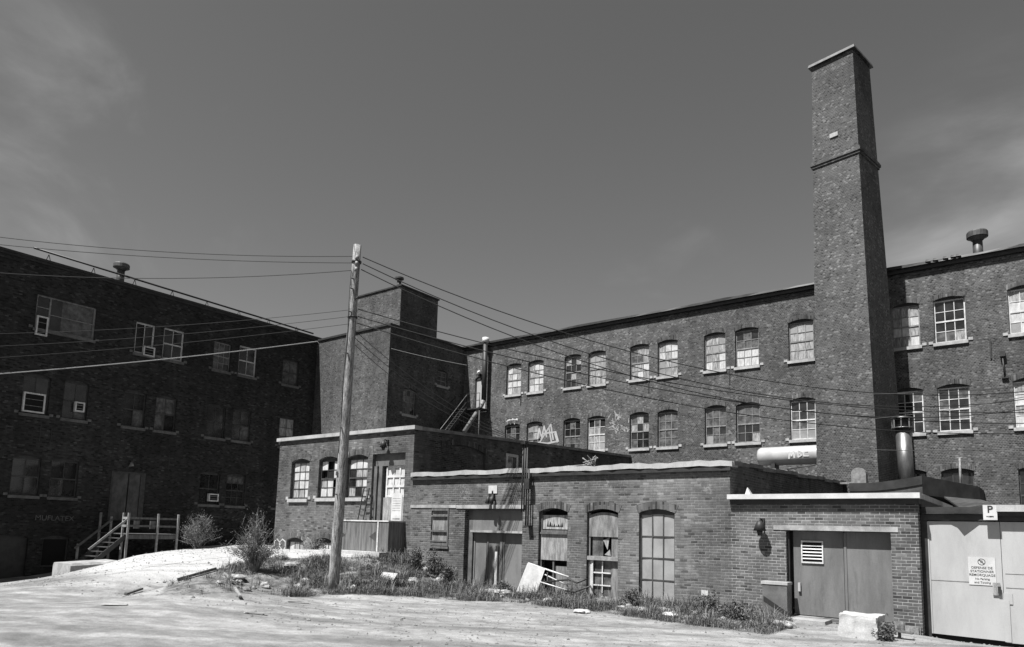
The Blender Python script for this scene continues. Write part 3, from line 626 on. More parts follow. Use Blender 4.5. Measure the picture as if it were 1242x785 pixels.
# exterior stair in the corner
es = thing('steel_stair', (-31.6, 36, 6.6), 'dark steel stair climbing beside the tower to a pale top floor door', 'stair')
g = G(); g.box(-32.4, -30.1, 35.6, 36.68, 10.26, 10.34); g.build('landing', 'dark_metal', es)
n = 20; y0, y1, z0, z1 = 32.2, 35.6, 6.6, 10.3
for i in range(n):
    t = i / n; y = y0 + (y1 - y0) * t; z = z0 + (z1 - z0) * (i + 1) / n; g = G(); g.box(-32.3, -31.35, y, y + .22, z - .03, z); g.build('tread', 'tin_grey', es)
for x in (-32.33, -31.3):
    g = G(); g.beam((x, y0, z0), (x, y1, z1), .05, .22); g.build('stringer', 'dark_metal', es)
    g = G(); g.tube([(x, y0, z0), (x, y0, z0 + 1), (x, y1, z1 + 1), (x, y1, z1)], .028, 6); g.tube([(x, y0, z0 + .5), (x, y1, z1 + .5)], .022, 6); g.build('handrail', 'tin_grey', es)
g = G(); g.tube([(-31.3, 35.62, 10.3), (-31.3, 35.62, 11.35), (-30.15, 35.62, 11.35), (-30.15, 35.62, 10.3)], .028, 6); g.tube([(-31.3, 35.62, 10.85), (-30.15, 35.62, 10.85)], .022, 6); g.tube([(-30.7, 35.62, 10.3), (-30.7, 35.62, 11.35)], .02, 6); g.build('handrail', 'dark_metal', es)
g = G()
for x, y in ((-30.2, 35.7), (-32.3, 35.7)): g.tube([(x, y, 6.3), (x, y, 10.3)], .05, 6)
g.beam((-30.2, 35.7, 7), (-32.3, 35.7, 10), .05); g.build('post', 'dark_metal', es)
ds = thing('downpipe', (-30.4, 36.4, 6.5), 'thick grey downpipe with a slanting elbow in the corner beside the steel stair', 'pipe')
e2 = onX(563, 524, -30.9); g = G(); g.tube([(-30.35, 36.3, ZT + .1), (-30.35, 36.3, 10.95)], .17, 12); g.build('pipe', 'dark_metal', ds); g = G(); g.tube([(-30.35, 36.3, 11.0), (-30.4, 36.15, 10.6), tuple(e2)], .15, 12); g.build('elbow', 'frame_grey', ds)
g = G(); g.tube([(-30.35, 36.3, ZT - .1), (-30.35, 36.3, ZT + .25)], .24, 12); g.build('collar', 'frame_white', ds)
p = PR.px(583, 454); t = thing('wall_lamp', PR.P(p[0], p[1], 0), 'round pale lamp over the top floor door by the steel stair', 'lamp')
g = G(); g.lump(PR.P(p[0], p[1] + .1, .2), .14, seed=1); g.build('globe', 'paint_white', t); g = G(); g.tube([PR.P(p[0], p[1] - .1, 0), PR.P(p[0], p[1] - .12, .22)], .04, 8); g.tube([PR.P(p[0], p[1] - .12, .2), PR.P(p[0], p[1], .2)], .09, 8); g.build('bracket', 'dark_metal', t)

# ------------------------------------------------------------------ chimney
th = math.radians(11); E1 = Vector((math.cos(th), -math.sin(th), 0)); E2 = Vector((math.sin(th), math.cos(th), 0))
KC = .945
def csq(z, grow=0):
    t = (25.65 - z) / 20.8; c = Vector((-6.27 + .44 * t, 34.3, z - 2.1)) * KC + Vector((0, 0, 2.1)); w = (2.0 + .76 * t) * KC; c = c + E1 * grow - E2 * grow; w += 2 * grow
    dp = w * (1 + .14 * max(0, t)); return [c - E1 * w, c, c + E2 * dp, c - E1 * w + E2 * dp]
ch = thing('chimney', (-7, 35.5, 0), 'tall square tapering brick smokestack in front of the right mill', 'chimney')
g = G(); lv = [-1, 5, 10, 15, 20.25, 20.3, 25.6]
for i in range(len(lv) - 1):
    if lv[i] == 20.25: continue
    a = csq(lv[i]); b = csq(lv[i + 1])
    if lv[i] >= 20.3: a = csq(20.3); a = [p for p in a]; 
    for k in range(4): g.poly([a[k], a[(k + 1) % 4], b[(k + 1) % 4], b[k]])
a = csq(20.25); b = csq(20.3)
for k in range(4): g.poly([a[k], a[(k + 1) % 4], b[(k + 1) % 4], b[k]])
g.build('shaft', 'brick_chimney', ch)
g = G()
for z, gr, h in ((20.25, .05, .12), (20.37, .10, .14), (20.51, .06, .1)): g.hexa(csq(z, gr) + [Vector((p.x, p.y, p.z + h - .01)) for p in csq(z, gr)])
g.build('band', 'brick_chimney', ch)
g = G(); g.hexa(csq(25.6, .13) + [Vector((p.x, p.y, p.z + .14)) for p in csq(25.6, .10)]); g.build('coping', 'tin_grey', ch)
g = G(); c0 = csq(21.5); c = (c0[0] + c0[1]) / 2 + Vector((0, 0, 0)); g.hexa([c - E1 * .2 - E2 * .05, c + E1 * .17 - E2 * .05, c + E1 * .17, c - E1 * .2] + [q + Vector((0, 0, .2)) for q in (c - E1 * .2 - E2 * .05, c + E1 * .17 - E2 * .05, c + E1 * .17, c - E1 * .2)]); g.build('stone_plaque', 'stone_sill', ch)

# ------------------------------------------------------------------ annex (loading door)
an = thing('brick_annex', (-23.7, Y1, 0), 'sunlit brick annex with a tall loading door and pale coping, just behind the pole', 'building')
ztop = lambda y: 6.02 + (y - Y1) * .0375
aw = [(-27.13, -25.82, 3.27, 5.06, .13), (-25.15, -23.83, 3.3, 5.08, .14), (-23.28, -21.98, 3.3, 5.08, .14)]
ab = [(-27.13, -25.95, .75, 1.56, .14), (-25.13, -23.95, .75, 1.6, .14)]
ld = (-21.70, -19.80, 2.2, 5.05, 0)
wall(PF, XAL, XA, -1, 6.02 - .1, aw + ab + [ld], 'brick_annex', an, t=.42)
window(PF, an, aw[0], kinds=[CB, CB, CU], cols=3, rows=4, fr='frame_dark', meet=False)
window(PF, an, aw[1], kinds=[CB], cols=3, rows=4, fr='frame_dark', grid=[[CB, None, CB], [None, GD, CB], [CU, CB, None], [CB, CB, GD]])
window(PF, an, aw[2], kinds=[CB], cols=3, rows=4, fr='frame_dark', grid=[[CB, CB, CB], [GD, CU, CU], [GD, CU, CB], [CU, GD, CU]])
for o in ab: window(PF, an, o, kinds=[CB, CU], cols=3, rows=1, fr='frame_dark', meet=False, do_sill=False)
# loading door: recessed, glazed overhead door above a plywood panel
a0, a1, zb, zt, _ = ld; g = G(); da, db = a0 + .62, a1 - .06; zz = 4.53
PF.box(g, da, da + .08, zb, zz, -.28, -.22); PF.box(g, db - .08, db, zb, zz, -.28, -.22)
nc, nr_ = 3, 3; zg0 = 3.35
for i in range(1, nc): x = da + .08 + (db - da - .16) * i / nc; PF.box(g, x - .035, x + .035, zg0, zz, -.28, -.223)
for j in range(nr_ + 1): z = zg0 + (zz - zg0) * j / nr_; PF.box(g, da + .08, db - .08, z - .04, z + .04, -.28, -.218)
dd = g.build('door', 'frame_white', an); g = G(); PF.quad(g, da, db, zg0, zz, -.26); g.build('pane', 'curtain_bright', dd)
g = G(); PF.box(g, da - .1, db - .02, zb, zg0 - .05, -.27, -.21); g.build('panel', 'plywood_pale', dd)
g = G(); PF.box(g, a0, a1, zz + .04, zt, -.32, -.16); PF.box(g, a0 + .02, a0 + .2, zb, zz + .04, -.4, -.1); PF.box(g, a0 + .28, a0 + .48, zb, zz + .04, -.4, -.12); PF.quad(g, a0, a1, zb, zt, -.415); g.build('door_frame', 'door_shade', dd)
a, b, z0_, z1_ = PF.rect(470, 598, 482.5, 632.5)
sg = thing('paper_notice', PF.P((a + b) / 2, z0_, -.33), 'white paper notice with printed lines taped to the plywood of the loading door', 'notice'); g = G(); PF.box(g, a, b, z0_, z1_, -.208, -.2); g.build('sheet', 'paint_white', sg)
g = G()
for i in range(6): z = z1_ - .22 - i * .095; PF.box(g, a + .07, b - .07, z, z + .022, -.199, -.1975)
PF.box(g, a + .09, b - .08, z0_ + .08, z0_ + .14, -.199, -.1975); g.build('printing', 'paint_letters', sg)
sw = [(20.6, 23.4, 4.0, 5.62, .22), (24.85, 25.75, 4.6, 5.6, 0)]
wall(PA, Y1, Y3 - .01, 3, 6, [sw[0], sw[1]], 'brick_annex', an, t=.3, ztop=lambda y: ztop(y) - .1)
g = G(); PA.quad(g, sw[0][0], sw[0][1], sw[0][2], sw[0][3], -.1); g.build('blind_opening', 'brick_annex', an); arch_ring(PA, sw[0][0], sw[0][1], sw[0][3], .22, an)
window(PA, an, sw[1], kinds=[GD], cols=2, rows=1, meet=False, fr='frame_white', rec=-0.03, ring=False, do_sill=False, st=.13)
g = G(); PF.box(g, XAL - .12, XA + .12, 5.92, 6.07, -.3, .12); g.build('coping', 'coping_pale', an)
g = G(); n = 10
for i in range(n):
    ya, yb = Y1 + .31 + (Y3 - Y1 - .35) * i / n, Y1 + .3 + (Y3 - Y1 - .35) * (i + 1) / n
    g.hexa([(XA + .1, ya, ztop(ya) - .1), (XA + .1, yb, ztop(yb) - .1), (XA - .3, yb, ztop(yb) - .1), (XA - .3, ya, ztop(ya) - .1), (XA + .1, ya, ztop(ya) + .03), (XA + .1, yb, ztop(yb) + .03), (XA - .3, yb, ztop(yb) + .03), (XA - .3, ya, ztop(ya) + .03)])
g.build('side_coping', 'coping_grey', an)
g = G(); g.hexa([(XAL, Y1 + .3, 5), (XA - .29, Y1 + .3, 5), (XA - .29, Y3, 5), (XAL, Y3, 5), (XAL, Y1 + .3, ztop(Y1) - .12), (XA - .29, Y1 + .3, ztop(Y1) - .12), (XA - .29, Y3, ztop(Y3) - .12), (XAL, Y3, ztop(Y3) - .12)]); g.build('roof', 'tar', an)
g = G(); g.poly([(XAL, Y1, -1), (XAL, Y3, -1), (XAL, Y3, 5.9), (XAL, Y1, 5.9)]); g.build('side_wall', 'brick_annex', an)
strokes(PF, [[(333, 657), (336, 654), (339, 657), (339, 664), (336, 668), (333, 664), (333, 657)], [(340, 657), (343, 654), (346, 657), (346, 664), (343, 668), (340, 664), (340, 657)]], 'graffiti', 'paint_white', an, .05)
strokes(PF, [[(369, 660), (373, 652), (377, 656), (380, 664)], [(371, 656), (376, 662)]], 'graffiti', 'paint_letters', an, .05)
p = PF.px(470.5, 541)
def wlamp(p, label, big=1):
    t = thing('wall_lamp', PF.P(p[0], p[1] - .3, 0), label, 'lamp')
    g = G(); PF.box(g, p[0] - .06, p[0] + .06, p[1] + .1, p[1] + .25, .004, .06); g.tube([PF.P(p[0], p[1] + .2, .05), PF.P(p[0], p[1] + .24, .2), PF.P(p[0], p[1] + .16, .24)], .022, 6); g.build('bracket', 'dark_metal', t)
    g = G(); g.tube([PF.P(p[0], p[1] + .18, .24), PF.P(p[0], p[1] + .1, .24), PF.P(p[0], p[1] - .08 * big, .24)], [.05, .10, .15 * big], 14); g.tube([PF.P(p[0], p[1] - .06, .24), PF.P(p[0], p[1] - .2 * big, .24)], [.09, .05], 10); g.build('lamp_shade', 'dark_metal', t)
wlamp(p, 'dark wall lamp above the loading door of the annex')
# loading dock box
bx0, bx1, bz0, bz1 = -22.52, -19.66, 1.2, 2.32
dk = thing('loading_dock', ((bx0 + bx1) / 2, 18.4, 1.1), 'grey corrugated metal clad dock box below the annex loading door', 'loading dock')
g = G(); g.box(bx0, bx1, 18.2, Y1 - .005, bz0, bz1); g.build('cladding', 'corrugated', dk)
g = G(); xm = PF.px(477.5, 650)[0]
for x in (bx0 - .02, xm): g.box(x, x + .07, 18.17, 18.197, bz0, bz1)
g.box(bx0 - .02, bx1 + .02, 18.17, Y1 - .01, bz1 + .003, bz1 + .05); g.build('edge_trim', 'frame_white', dk)
g = G(); g.poly([(bx0 + .1, 18.19, 1.65), (bx0 + .42, 18.19, 1.78), (bx0 + .12, 18.19, 1.92)]); g.poly([(xm - .1, 18.19, 1.6), (xm - .45, 18.19, 1.75), (xm - .1, 18.19, 1.95)]); g.build('painted_mark', 'tin_grey', dk)
g = G(); g.box(bx0 - .5, bx1 + .05, 17.75, Y1 - .01, .95, 1.19); setp(g.build('concrete_slab', 'concrete_white'), 'thin bright concrete slab under the corrugated dock box', 'slab')
ldr = thing('ladder', (-22.6, 18.5, 1.1), 'dark narrow ladder leaning on the annex wall beside the dock box', 'ladder')
p0 = Vector(onY(433, 636, 18.6)); p1 = Vector(onY(441.5, 592, 18.95)); g = G()
for dx in (0, .32): g.beam(p0 + Vector((dx, 0, 0)), p1 + Vector((dx, 0, 0)), .035)
g.build('rail', 'dark_metal', ldr)
for i in range(6): q = p0.lerp(p1, (i + .5) / 6); g = G(); g.beam(q, q + Vector((.32, 0, 0)), .03); g.build('rung', 'dark_metal', ldr)

# ------------------------------------------------------------------ workshop (low middle building)
ws = thing('brick_workshop', (-13, Y1, 0), 'low single storey brick workshop in the middle with three tall arched windows', 'building')
w1 = (-13.38, -12.25, .1, 2.88, .13); w2 = (-11.53, -10.42, .1, 2.86, .12); w3 = (-9.72, -8.58, .1, 2.86, .12)
wd = (-16.62, -14.05, .0, 2.82, 0); sh = (-18.28, -17.38, 1.5, 2.86, 0)
wall(PF, XA + .001, XB, -1, 4.05, [w1, w2, w3, wd, sh], 'brick_workshop', ws, t=.4)
g = G(); n = 40
for i in range(n):
    xa, xb = XA + .02 + (XB + .1 - XA - .02) * i / n, XA + .02 + (XB + .1 - XA - .02) * (i + 1) / n
    q = lambda j: (4.06 + .014 * math.sin(j * .9) + .012 * math.sin(j * 2.6), 4.215 + .02 * math.sin(j * .9) + .014 * math.sin(j * 3.1), .13 + .03 * math.sin(j * 2.3)); (b0, t0, d0), (b1, t1, d1_) = q(i), q(i + 1)
    g.hexa([PF.P(xa, b0, d0), PF.P(xb, b1, d1_), PF.P(xb, b1, -.35), PF.P(xa, b0, -.35), PF.P(xa, t0, d0), PF.P(xb, t1, d1_), PF.P(xb, t1, -.35), PF.P(xa, t0, -.35)])
g.build('coping', 'coping_pale', ws)
g = G(); PF.box(g, XA + .01, XB + .05, 3.93, 4.03, -.01, .11); g.build('fascia', 'dark_metal', ws)  # dark strip that stands in for the coping's shadow
wtop = lambda y: 4.2 + (y - Y1) * .030
wall(PB, Y1, Y3 - .01, 2.5, 4.2, [], 'brick_workshop', ws, ztop=lambda y: wtop(y) - .1, name='side_wall')
g = G(); n = 14
for i in range(n):
    ya, yb = Y1 + .01 + (Y3 - Y1 - .1) * i / n, Y1 + (Y3 - Y1 - .1) * (i + 1) / n; j = .03 * math.sin(i * 2.1)
    g.hexa([(XB + .12, ya, wtop(ya) - .12 + j), (XB + .12, yb, wtop(yb) - .12 + j), (XB - .35, yb, wtop(yb) - .1), (XB - .35, ya, wtop(ya) - .1), (XB + .12, ya, wtop(ya) + j), (XB + .12, yb, wtop(yb) + j), (XB - .35, yb, wtop(yb) + .02), (XB - .35, ya, wtop(ya) + .02)])
g.build('side_coping', 'coping_grey', ws)
g = G(); g.hexa([(XA + .01, Y1 + .36, 3), (XB - .36, Y1 + .36, 3), (XB - .36, Y3, 3), (XA + .01, Y3, 3), (XA + .01, Y1 + .36, wtop(Y1) - .12), (XB - .36, Y1 + .36, wtop(Y1) - .12), (XB - .36, Y3, wtop(Y3) - .12), (XA + .01, Y3, wtop(Y3) - .12)]); g.build('roof', 'tar', ws)
# lintel beams and string
g = G(); PF.box(g, -19.38, -17.05, 2.88, 2.99, -.05, .03); PF.box(g, -17.03, -13.95, 2.86, 2.99, -.05, .035); g.build('lintel', 'lintel_pale', ws)
# big door
a0, a1, zb, zt, _ = wd; g = G(); PF.box(g, a0, a0 + .22, zb, zt, -.39, -.2); PF.box(g, a0 + .22, a1, 2.02, 2.10, -.39, -.1); PF.quad(g, a0, a1, zb, zt, -.395); dfr = g.build('door_frame', 'door_shade', ws)
g = G(); PF.box(g, a0 + .22, a1, 2.106, zt - .002, -.3, -.2); PF.box(g, a0 + 1.35, a0 + 1.45, 2.107, 2.6, -.2, -.17); g.build('transom', 'door_mid', ws)
g = G(); PF.box(g, a0 + .2, a1, 2.03, 2.105, -.2, -.08); g.build('transom_bar', 'lintel_pale', ws)
for a, b in ((a0 + .22, a0 + .80), (a0 + .83, a0 + 1.42), (a0 + 1.55, a1)):
    g = G(); PF.box(g, a, b, .12, 2.02, -.36, -.3); PF.box(g, a + .02, a + .07, .12, 2.02, -.299, -.27); o_ = g.build('door', 'door_mid', ws)
g = G(); PF.box(g, a0 + 1.43, a0 + 1.54, .1, 2.02, -.36, -.26); o_ = g.build('door_post', 'door_shade', ws)
g = G(); a, z = PF.px(597, 680); PF.box(g, a - .05, a + .05, .25, z + .3, -.26, -.2); g.build('white_bar', 'paint_white', ws)
g = G(); a, z = PF.px(598, 669); PF.box(g, a - .06, a + .06, z, z + .18, -.3, -.22); g.build('latch', 'dark_metal', ws)
# shuttered opening
g = G(); a0, a1, zb, zt, _ = sh
PF.box(g, a0, a1, zb, zt, -.12, -.06)
w = g.build('shutter', 'plywood', ws); g = G()
for z, h in ((zb, .1), (zb + .14, .05), (zb + .5, .07), (zt - .3, .06), (zt - .08, .08)): PF.box(g, a0 + .02, a1 - .02, z, z + h, -.059, .02)
g.build('batten', 'wood_grey', w); g = G(); PF.box(g, a0 - .03, a1 + .03, zb - .1, zb - .02, -.1, .06); PF.box(g, a1 - .06, a1 - .005, zb, zt, -.058, .03); g.build('frame', 'wood_grey', w)
# window 1: broken upper glass, boarded middle, dark gap
def tall(o, label): 
    a0, a1, zb, zt, rise = o; g = G(); d = -.12
    PF.box(g, a0, a0 + .06, zb, zt - rise, d - .05, d); PF.box(g, a1 - .05, a1, zb, zt - rise, d - .05, d); PF.box(g, a0 + .06, a1 - .05, zb, zb + .06, d - .05, d)
    return a0, a1, zb, zt, g
a0, a1, zb, zt, g = tall(w1, ''); PF.box(g, a0 + .06, a1 - .05, 2.05, 2.17, -.2, -.06); PF.box(g, a0 + .5, a0 + .56, zb, 1.2, -.17, -.12); w = g.build('window', 'wood_grey', ws); w['label'] = 'arched window with broken top pane and a pale board'
q = G(); PF.quad(q, a0 + .06, a1 - .05, 2.2, 2.66, -.16, 'curtain')
jag = [(.1, 2.72), (.18, 2.5), (.3, 2.62), (.34, 2.36), (.45, 2.6), (.5, 2.3), (.62, 2.66), (.68, 2.34), (.74, 2.68)]
for (p, z), (p2, z2) in zip(jag[:-1], jag[1:]): q.poly([PF.P(a0 + .12 + p, 2.28, -.155), PF.P(a0 + .12 + p2, 2.28, -.155), PF.P(a0 + .12 + (p + p2) / 2, (z + z2) / 2 - .1, -.155)], 'interior_black')
PF.quad(q, a0, a1, zb, zt, -.39, 'interior_black'); PF.quad(q, a0 + .56, a1 - .05, zb, 1.02, -.2, 'plywood'); q.build('pane', None, w)
g = G(); PF.box(g, a0 + .05, a1 - .05, 1.2, 2.05, -.13, -.09); g.build('board', 'plywood_pale', w); arch_ring(PF, a0, a1, zt, .13, w)
g = G(); PF.box(g, a0 + .05, a1 - .04, 2.04, 2.1, -.1, -.02); g.build('rail', 'wood_grey', w)
# window 2
a0, a1, zb, zt, g = tall(w2, ''); w = g.build('window', 'frame_grey', ws); w['label'] = 'arched window with a dark board on top and broken panes below'
g = G(); ps = arc(a0 + .03, a1, zt - .1, .1); 
for (p, q_), (p2, q2) in zip(ps[:-1], ps[1:]): g.poly([PF.P(p, 2.08, -.1), PF.P(p2, 2.08, -.1), PF.P(p2, q2, -.1), PF.P(p, q_, -.1)])
PF.box(g, a0 + .03, a1, 2.0, 2.079, -.16, -.1); g.build('board', 'plywood', w)
g = G(); PF.box(g, a0 + .02, a1 + .01, 1.28, 1.4, -.2, .0); g.build('rail', 'wood_pale', w)
g = G(); PF.box(g, a0 + .1, a0 + .14, zb, 1.28, -.14, -.08); PF.box(g, a0 + .16, a0 + .2, zb, 1.28, -.12, -.06)
for z in (.5, .88): PF.box(g, a0 + .2, a1 - .3, z, z + .035, -.13, -.09)
PF.box(g, a0 + .5, a0 + .53, .3, 1.25, -.135, -.1); g.build('sash', 'frame_white', w)
g = G(); PF.box(g, a1 - .3, a1 - .06, zb + .06, 2.0, -.22, -.14); g.build('side_board', 'plywood', w)
q = G(); PF.quad(q, a0 + .2, a1 - .3, .12, 1.28, -.16, 'glass_dusty'); PF.quad(q, a0 + .12, a0 + .5, 1.4, 2.0, -.17, 'glass_dusty'); PF.quad(q, a0, a1, zb, zt, -.39, 'interior_black'); q.poly([PF.P(a0 + .5, 1.9, -.16), PF.P(a0 + .72, 1.98, -.16), PF.P(a0 + .66, 1.6, -.16)], 'curtain'); q.poly([PF.P(a0 + .55, 1.45, -.16), PF.P(a0 + .78, 1.42, -.16), PF.P(a0 + .74, 1.62, -.16)], 'plywood_pale'); q.build('pane', None, w)
arch_ring(PF, a0, a1, zt, .12, w)
# window 3
w = window(PF, ws, w3, kinds=[FRO], cols=3, rows=4, fr='frame_dark', meet=False, do_sill=False, rec=.08, bar=.035, st=.05)
w['label'] = 'tall arched window with frosted wired glass in a dark twelve pane grid'
# hanging sign and lamp
a, b, z0_, z1_ = PF.rect(593, 589, 603.5, 598.6); sg = thing('small_sign', PF.P((a + b) / 2, z0_, 0), 'small blank white square sign above the grey workshop door', 'sign'); g = G(); PF.box(g, a, b, z0_, z1_, .01, .03); g.build('plate', 'paint_white', sg); g = G(); g.tube([PF.P((a + b) / 2, z0_, .03), PF.P((a + b) / 2, z0_ + .1, .04)], .03, 8); g.build('bolt', 'dark_metal', sg)
t = thing('wall_lamp', PF.P((a + b) / 2, z0_ - .4, 0), 'twin dark flood lamp directly under the small white sign', 'lamp')
for s_ in (-1, 1): g = G(); x = (a + b) / 2 + s_ * .09; g.tube([PF.P(x, z0_ - .05, .12), PF.P(x, z0_ - .36, .2)], [.04, .085], 10); g.build('lamp_head', 'dark_metal', t)
g = G(); PF.box(g, (a + b) / 2 - .1, (a + b) / 2 + .1, z0_ - .1, z0_ - .02, .004, .1); g.build('bracket', 'dark_metal', t)
# conduit mast
cm = thing('conduit_mast', PF.P(-13.9, 2.4, .1), 'bundle of dark service conduits rising past the workshop coping', 'conduit')
for dx, z0_, z1_ in ((0, 2.75, 5.1), (.09, 2.75, 5.0), (.18, 2.3, 4.9), (.27, 2.3, 4.15)):
    g = G(); x = -13.95 + dx; g.tube([PF.P(x, z0_, .2), PF.P(x, z1_, .2)], .026, 8); g.build('conduit', 'dark_metal', cm)
g = G(); PF.box(g, -13.98, -13.8, 5.02, 5.12, .12, .3); g.build('weather_head', 'dark_metal', cm)
g = G(); PF.box(g, -13.78, -13.6, 3.5, 3.85, .12, .3); PF.box(g, -13.8, -13.62, 2.25, 2.3, .0, .25); g.build('junction_box', 'dark_metal', cm)
wlamp(PF.px(925, 640), 'dark gooseneck wall lamp on bare brick left of the garage doors', 1.1)
a, b, z0_, z1_ = PF.rect(851, 716, 859, 722); g = G(); PF.box(g, a, b, z0_, z1_, .004, .02); setp(g.build('wall_plate', 'paint_white'), 'tiny white plate low on the workshop wall right of the frosted window', 'plate')

# ------------------------------------------------------------------ roof clutter
tk = thing('storage_tank', (-9, 35.4, 4.9), 'white cylindrical tank lettered MBC lying on the low roof beside the chimney', 'tank')
tx0 = onY(920, 553, 35.3)[0]; tz_ = onY(955, 553, 35.3)[2]; rt = .46
g = G(); g.tube([(tx0, 35.3, tz_), (tx0 + .04, 35.3, tz_), (tx0 + .16, 35.3, tz_), (-7.6, 35.3, tz_), (-7.45, 35.3, tz_)], [rt * .55, rt * .85, rt, rt, rt * .8], 32); g.build('drum', 'tank_paint', tk)
for x in (-10.6, -8.4): g = G(); g.box(x - .1, x + .1, 34.95, 35.65, 4.55, tz_ - rt + .08); g.build('cradle', 'dark_metal', tk)
g = G(); g.tube([(-8.0, 34.7, tz_ - rt - .02), (-9.8, 34.5, tz_ - rt - .28)], .03, 6); g.build('pipe', 'dark_metal', tk)
PTK = Plane('Y', 35.3 - rt - .004)
strokes(PTK, [[(957, 556), (957.5, 548), (960, 553), (962.5, 547), (963.5, 555)]], 'lettering', 'paint_white', tk, .07, .006)
strokes(PTK, [[(968, 554), (968, 546.5), (971, 547.5), (970, 550.5), (972.5, 552), (968, 554.5)], [(979.5, 547.5), (975, 548.5), (975, 553), (980.5, 553)]], 'lettering', 'paint_white', tk, .06, .006)
fl = thing('flue_pipe', (-4.8, 34.5, 4.6), 'shiny galvanised flue pipe with a louvred cap at the foot of the chimney', 'flue')
fx = onY(1096, 540, 33.6)[0]; zt_ = onY(1096, 520, 33.6)[2]; fy = 33.6
g = G(); g.tube([(fx + .08, fy, 4.0), (fx, fy, zt_)], .3, 24); g.build('shaft', 'galvanised', fl)
g = G(); g.tube([(fx, fy, zt_ + .42), (fx, fy, zt_ + .46)], .45, 20); g.tube([(fx, fy, zt_), (fx, fy, zt_ + .04)], .42, 20)
for k in range(8): t = math.pi * 2 * k / 8; g.beam((fx + .4 * math.cos(t), fy + .4 * math.sin(t), zt_), (fx + .4 * math.cos(t), fy + .4 * math.sin(t), zt_ + .42), .05)
g.build('cap', 'galvanised', fl); g = G(); g.tube([(fx, fy, zt_ + .04), (fx, fy, zt_ + .42)], .3, 16); g.build('core', 'dark_metal', fl)
hv = thing('roof_hood', (-6.2, 33.7, 4.6), 'small round topped grey hood in front of the chimney foot', 'vent')
a = onY(1042, 575, 31.6)[0]; g = G(); pr = []
for k in range(9): t = math.pi * k / 8; pr.append((a - .28 * math.cos(t), 4.83 + .26 * math.sin(t)))
pr = [(a - .28, 4.3)] + pr + [(a + .28, 4.3)]
f_ = [(x, 31.45, z) for x, z in pr]; b_ = [(x, 31.8, z) for x, z in pr]; g.poly(f_); g.poly(b_[::-1])
for i in range(len(pr) - 1): g.poly([f_[i], f_[i + 1], b_[i + 1], b_[i]], smooth=False)
g.build('cover', 'frame_grey', hv); g = G(); g.box(a - .8, a + .25, 31.46, 31.75, 4.42, 4.5); g.build('base', 'frame_grey', hv)
# dark shed roof behind the garage
sd_ = thing('roof_shed', (-4, 34, 3), 'dark tar covered shed roof with sagging edge behind the garage', 'shed')
SH = 31.3; k1 = onY(1030, 586, SH); k2 = onY(1118, 577, SH); k3 = onY(1188, 590.6, 34.0)
zl = 3.6; pts = []
for t in np.linspace(0, 1, 9): pts.append((k1[0] + (k2[0] - k1[0]) * t, SH, k1[2] + (k2[2] - k1[2]) * t ** 1.6 - .04 * math.sin(t * 3.14)))
g = G()
for p, q in zip(pts[:-1], pts[1:]): g.poly([(p[0], p[1] + .05, zl), (q[0], q[1] + .05, zl), (q[0], q[1] + .05, q[2] - .3), (p[0], p[1] + .05, p[2] - .3)])
g.build('front_wall', 'tin_grey', sd_)
g = G()
for p, q in zip(pts[:-1], pts[1:]): g.hexa([(p[0], p[1], p[2] - .34), (q[0], q[1], q[2] - .34), (q[0], 36.7, q[2] - .2), (p[0], 36.7, p[2] - .2), (p[0], p[1], p[2]), (q[0], q[1], q[2]), (q[0], 36.7, q[2] + .1), (p[0], 36.7, p[2] + .1)])
g.hexa([(pts[-1][0] + .003, SH, pts[-1][2] - .75), (k3[0], k3[1], k3[2] - .62), (k3[0], 36.7, k3[2] - .62), (pts[-1][0], 36.7, pts[-1][2] - .75), (pts[-1][0] + .003, SH, pts[-1][2]), (k3[0], k3[1], k3[2]), (k3[0], 36.7, k3[2]), (pts[-1][0] + .003, 36.7, pts[-1][2])])
g.build('roof', 'tar', sd_)
vp = thing('roof_pipe', (-2.6, 34.5, 4), 'thin grey vent pipe sticking up from the dark shed roof', 'pipe'); q = onY(1165, 592, 35.0); q2 = onY(1164, 556, 35.0); g = G(); g.tube([(q[0], 35, 4.2), (q2[0], 35, q2[2])], .045, 8); g.build('pipe', 'frame_grey', vp); g = G(); g.tube([(q2[0] - .16, 35, q2[2]), (q2[0] + .14, 35, q2[2] + .03)], .03, 6); g.build('tee', 'frame_grey', vp)
# broken masonry lump on the garage coping
g = G(); q = onY(908, 600, Y1 + .1); g.poly([(q[0] - .07, Y1, 3.26), (q[0] + .09, Y1, 3.26), (q[0] - .02, Y1 + .05, 3.46)]); g.poly([(q[0] - .07, Y1 + .2, 3.26), (q[0] + .09, Y1 + .2, 3.26), (q[0] - .02, Y1 + .12, 3.46)]); g.poly([(q[0] - .07, Y1, 3.26), (q[0] - .02, Y1 + .05, 3.46), (q[0] - .02, Y1 + .12, 3.46), (q[0] - .07, Y1 + .2, 3.26)]); g.poly([(q[0] + .09, Y1, 3.26), (q[0] - .02, Y1 + .05, 3.46), (q[0] - .02, Y1 + .12, 3.46), (q[0] + .09, Y1 + .2, 3.26)]); setp(g.build('broken_flashing', 'paint_white'), 'small white pointed flashing scrap on the garage coping', 'flashing')
g = G(); q = onY(884 + 25, 561, 34.8); g.hexa([(q[0] - .35, 34.6, 4.55), (q[0] + .7, 34.6, 4.55), (q[0] + .7, 35, 4.55), (q[0] - .35, 35, 4.55), (q[0] + .3, 34.6, 5.3), (q[0] + .7, 34.6, 5.4), (q[0] + .7, 35, 5.4), (q[0] + .3, 35, 5.3)]); setp(g.build('roof_wedge', 'coping_pale'), 'pale sloping wedge on the low roof at the left end of the white tank', 'wedge')

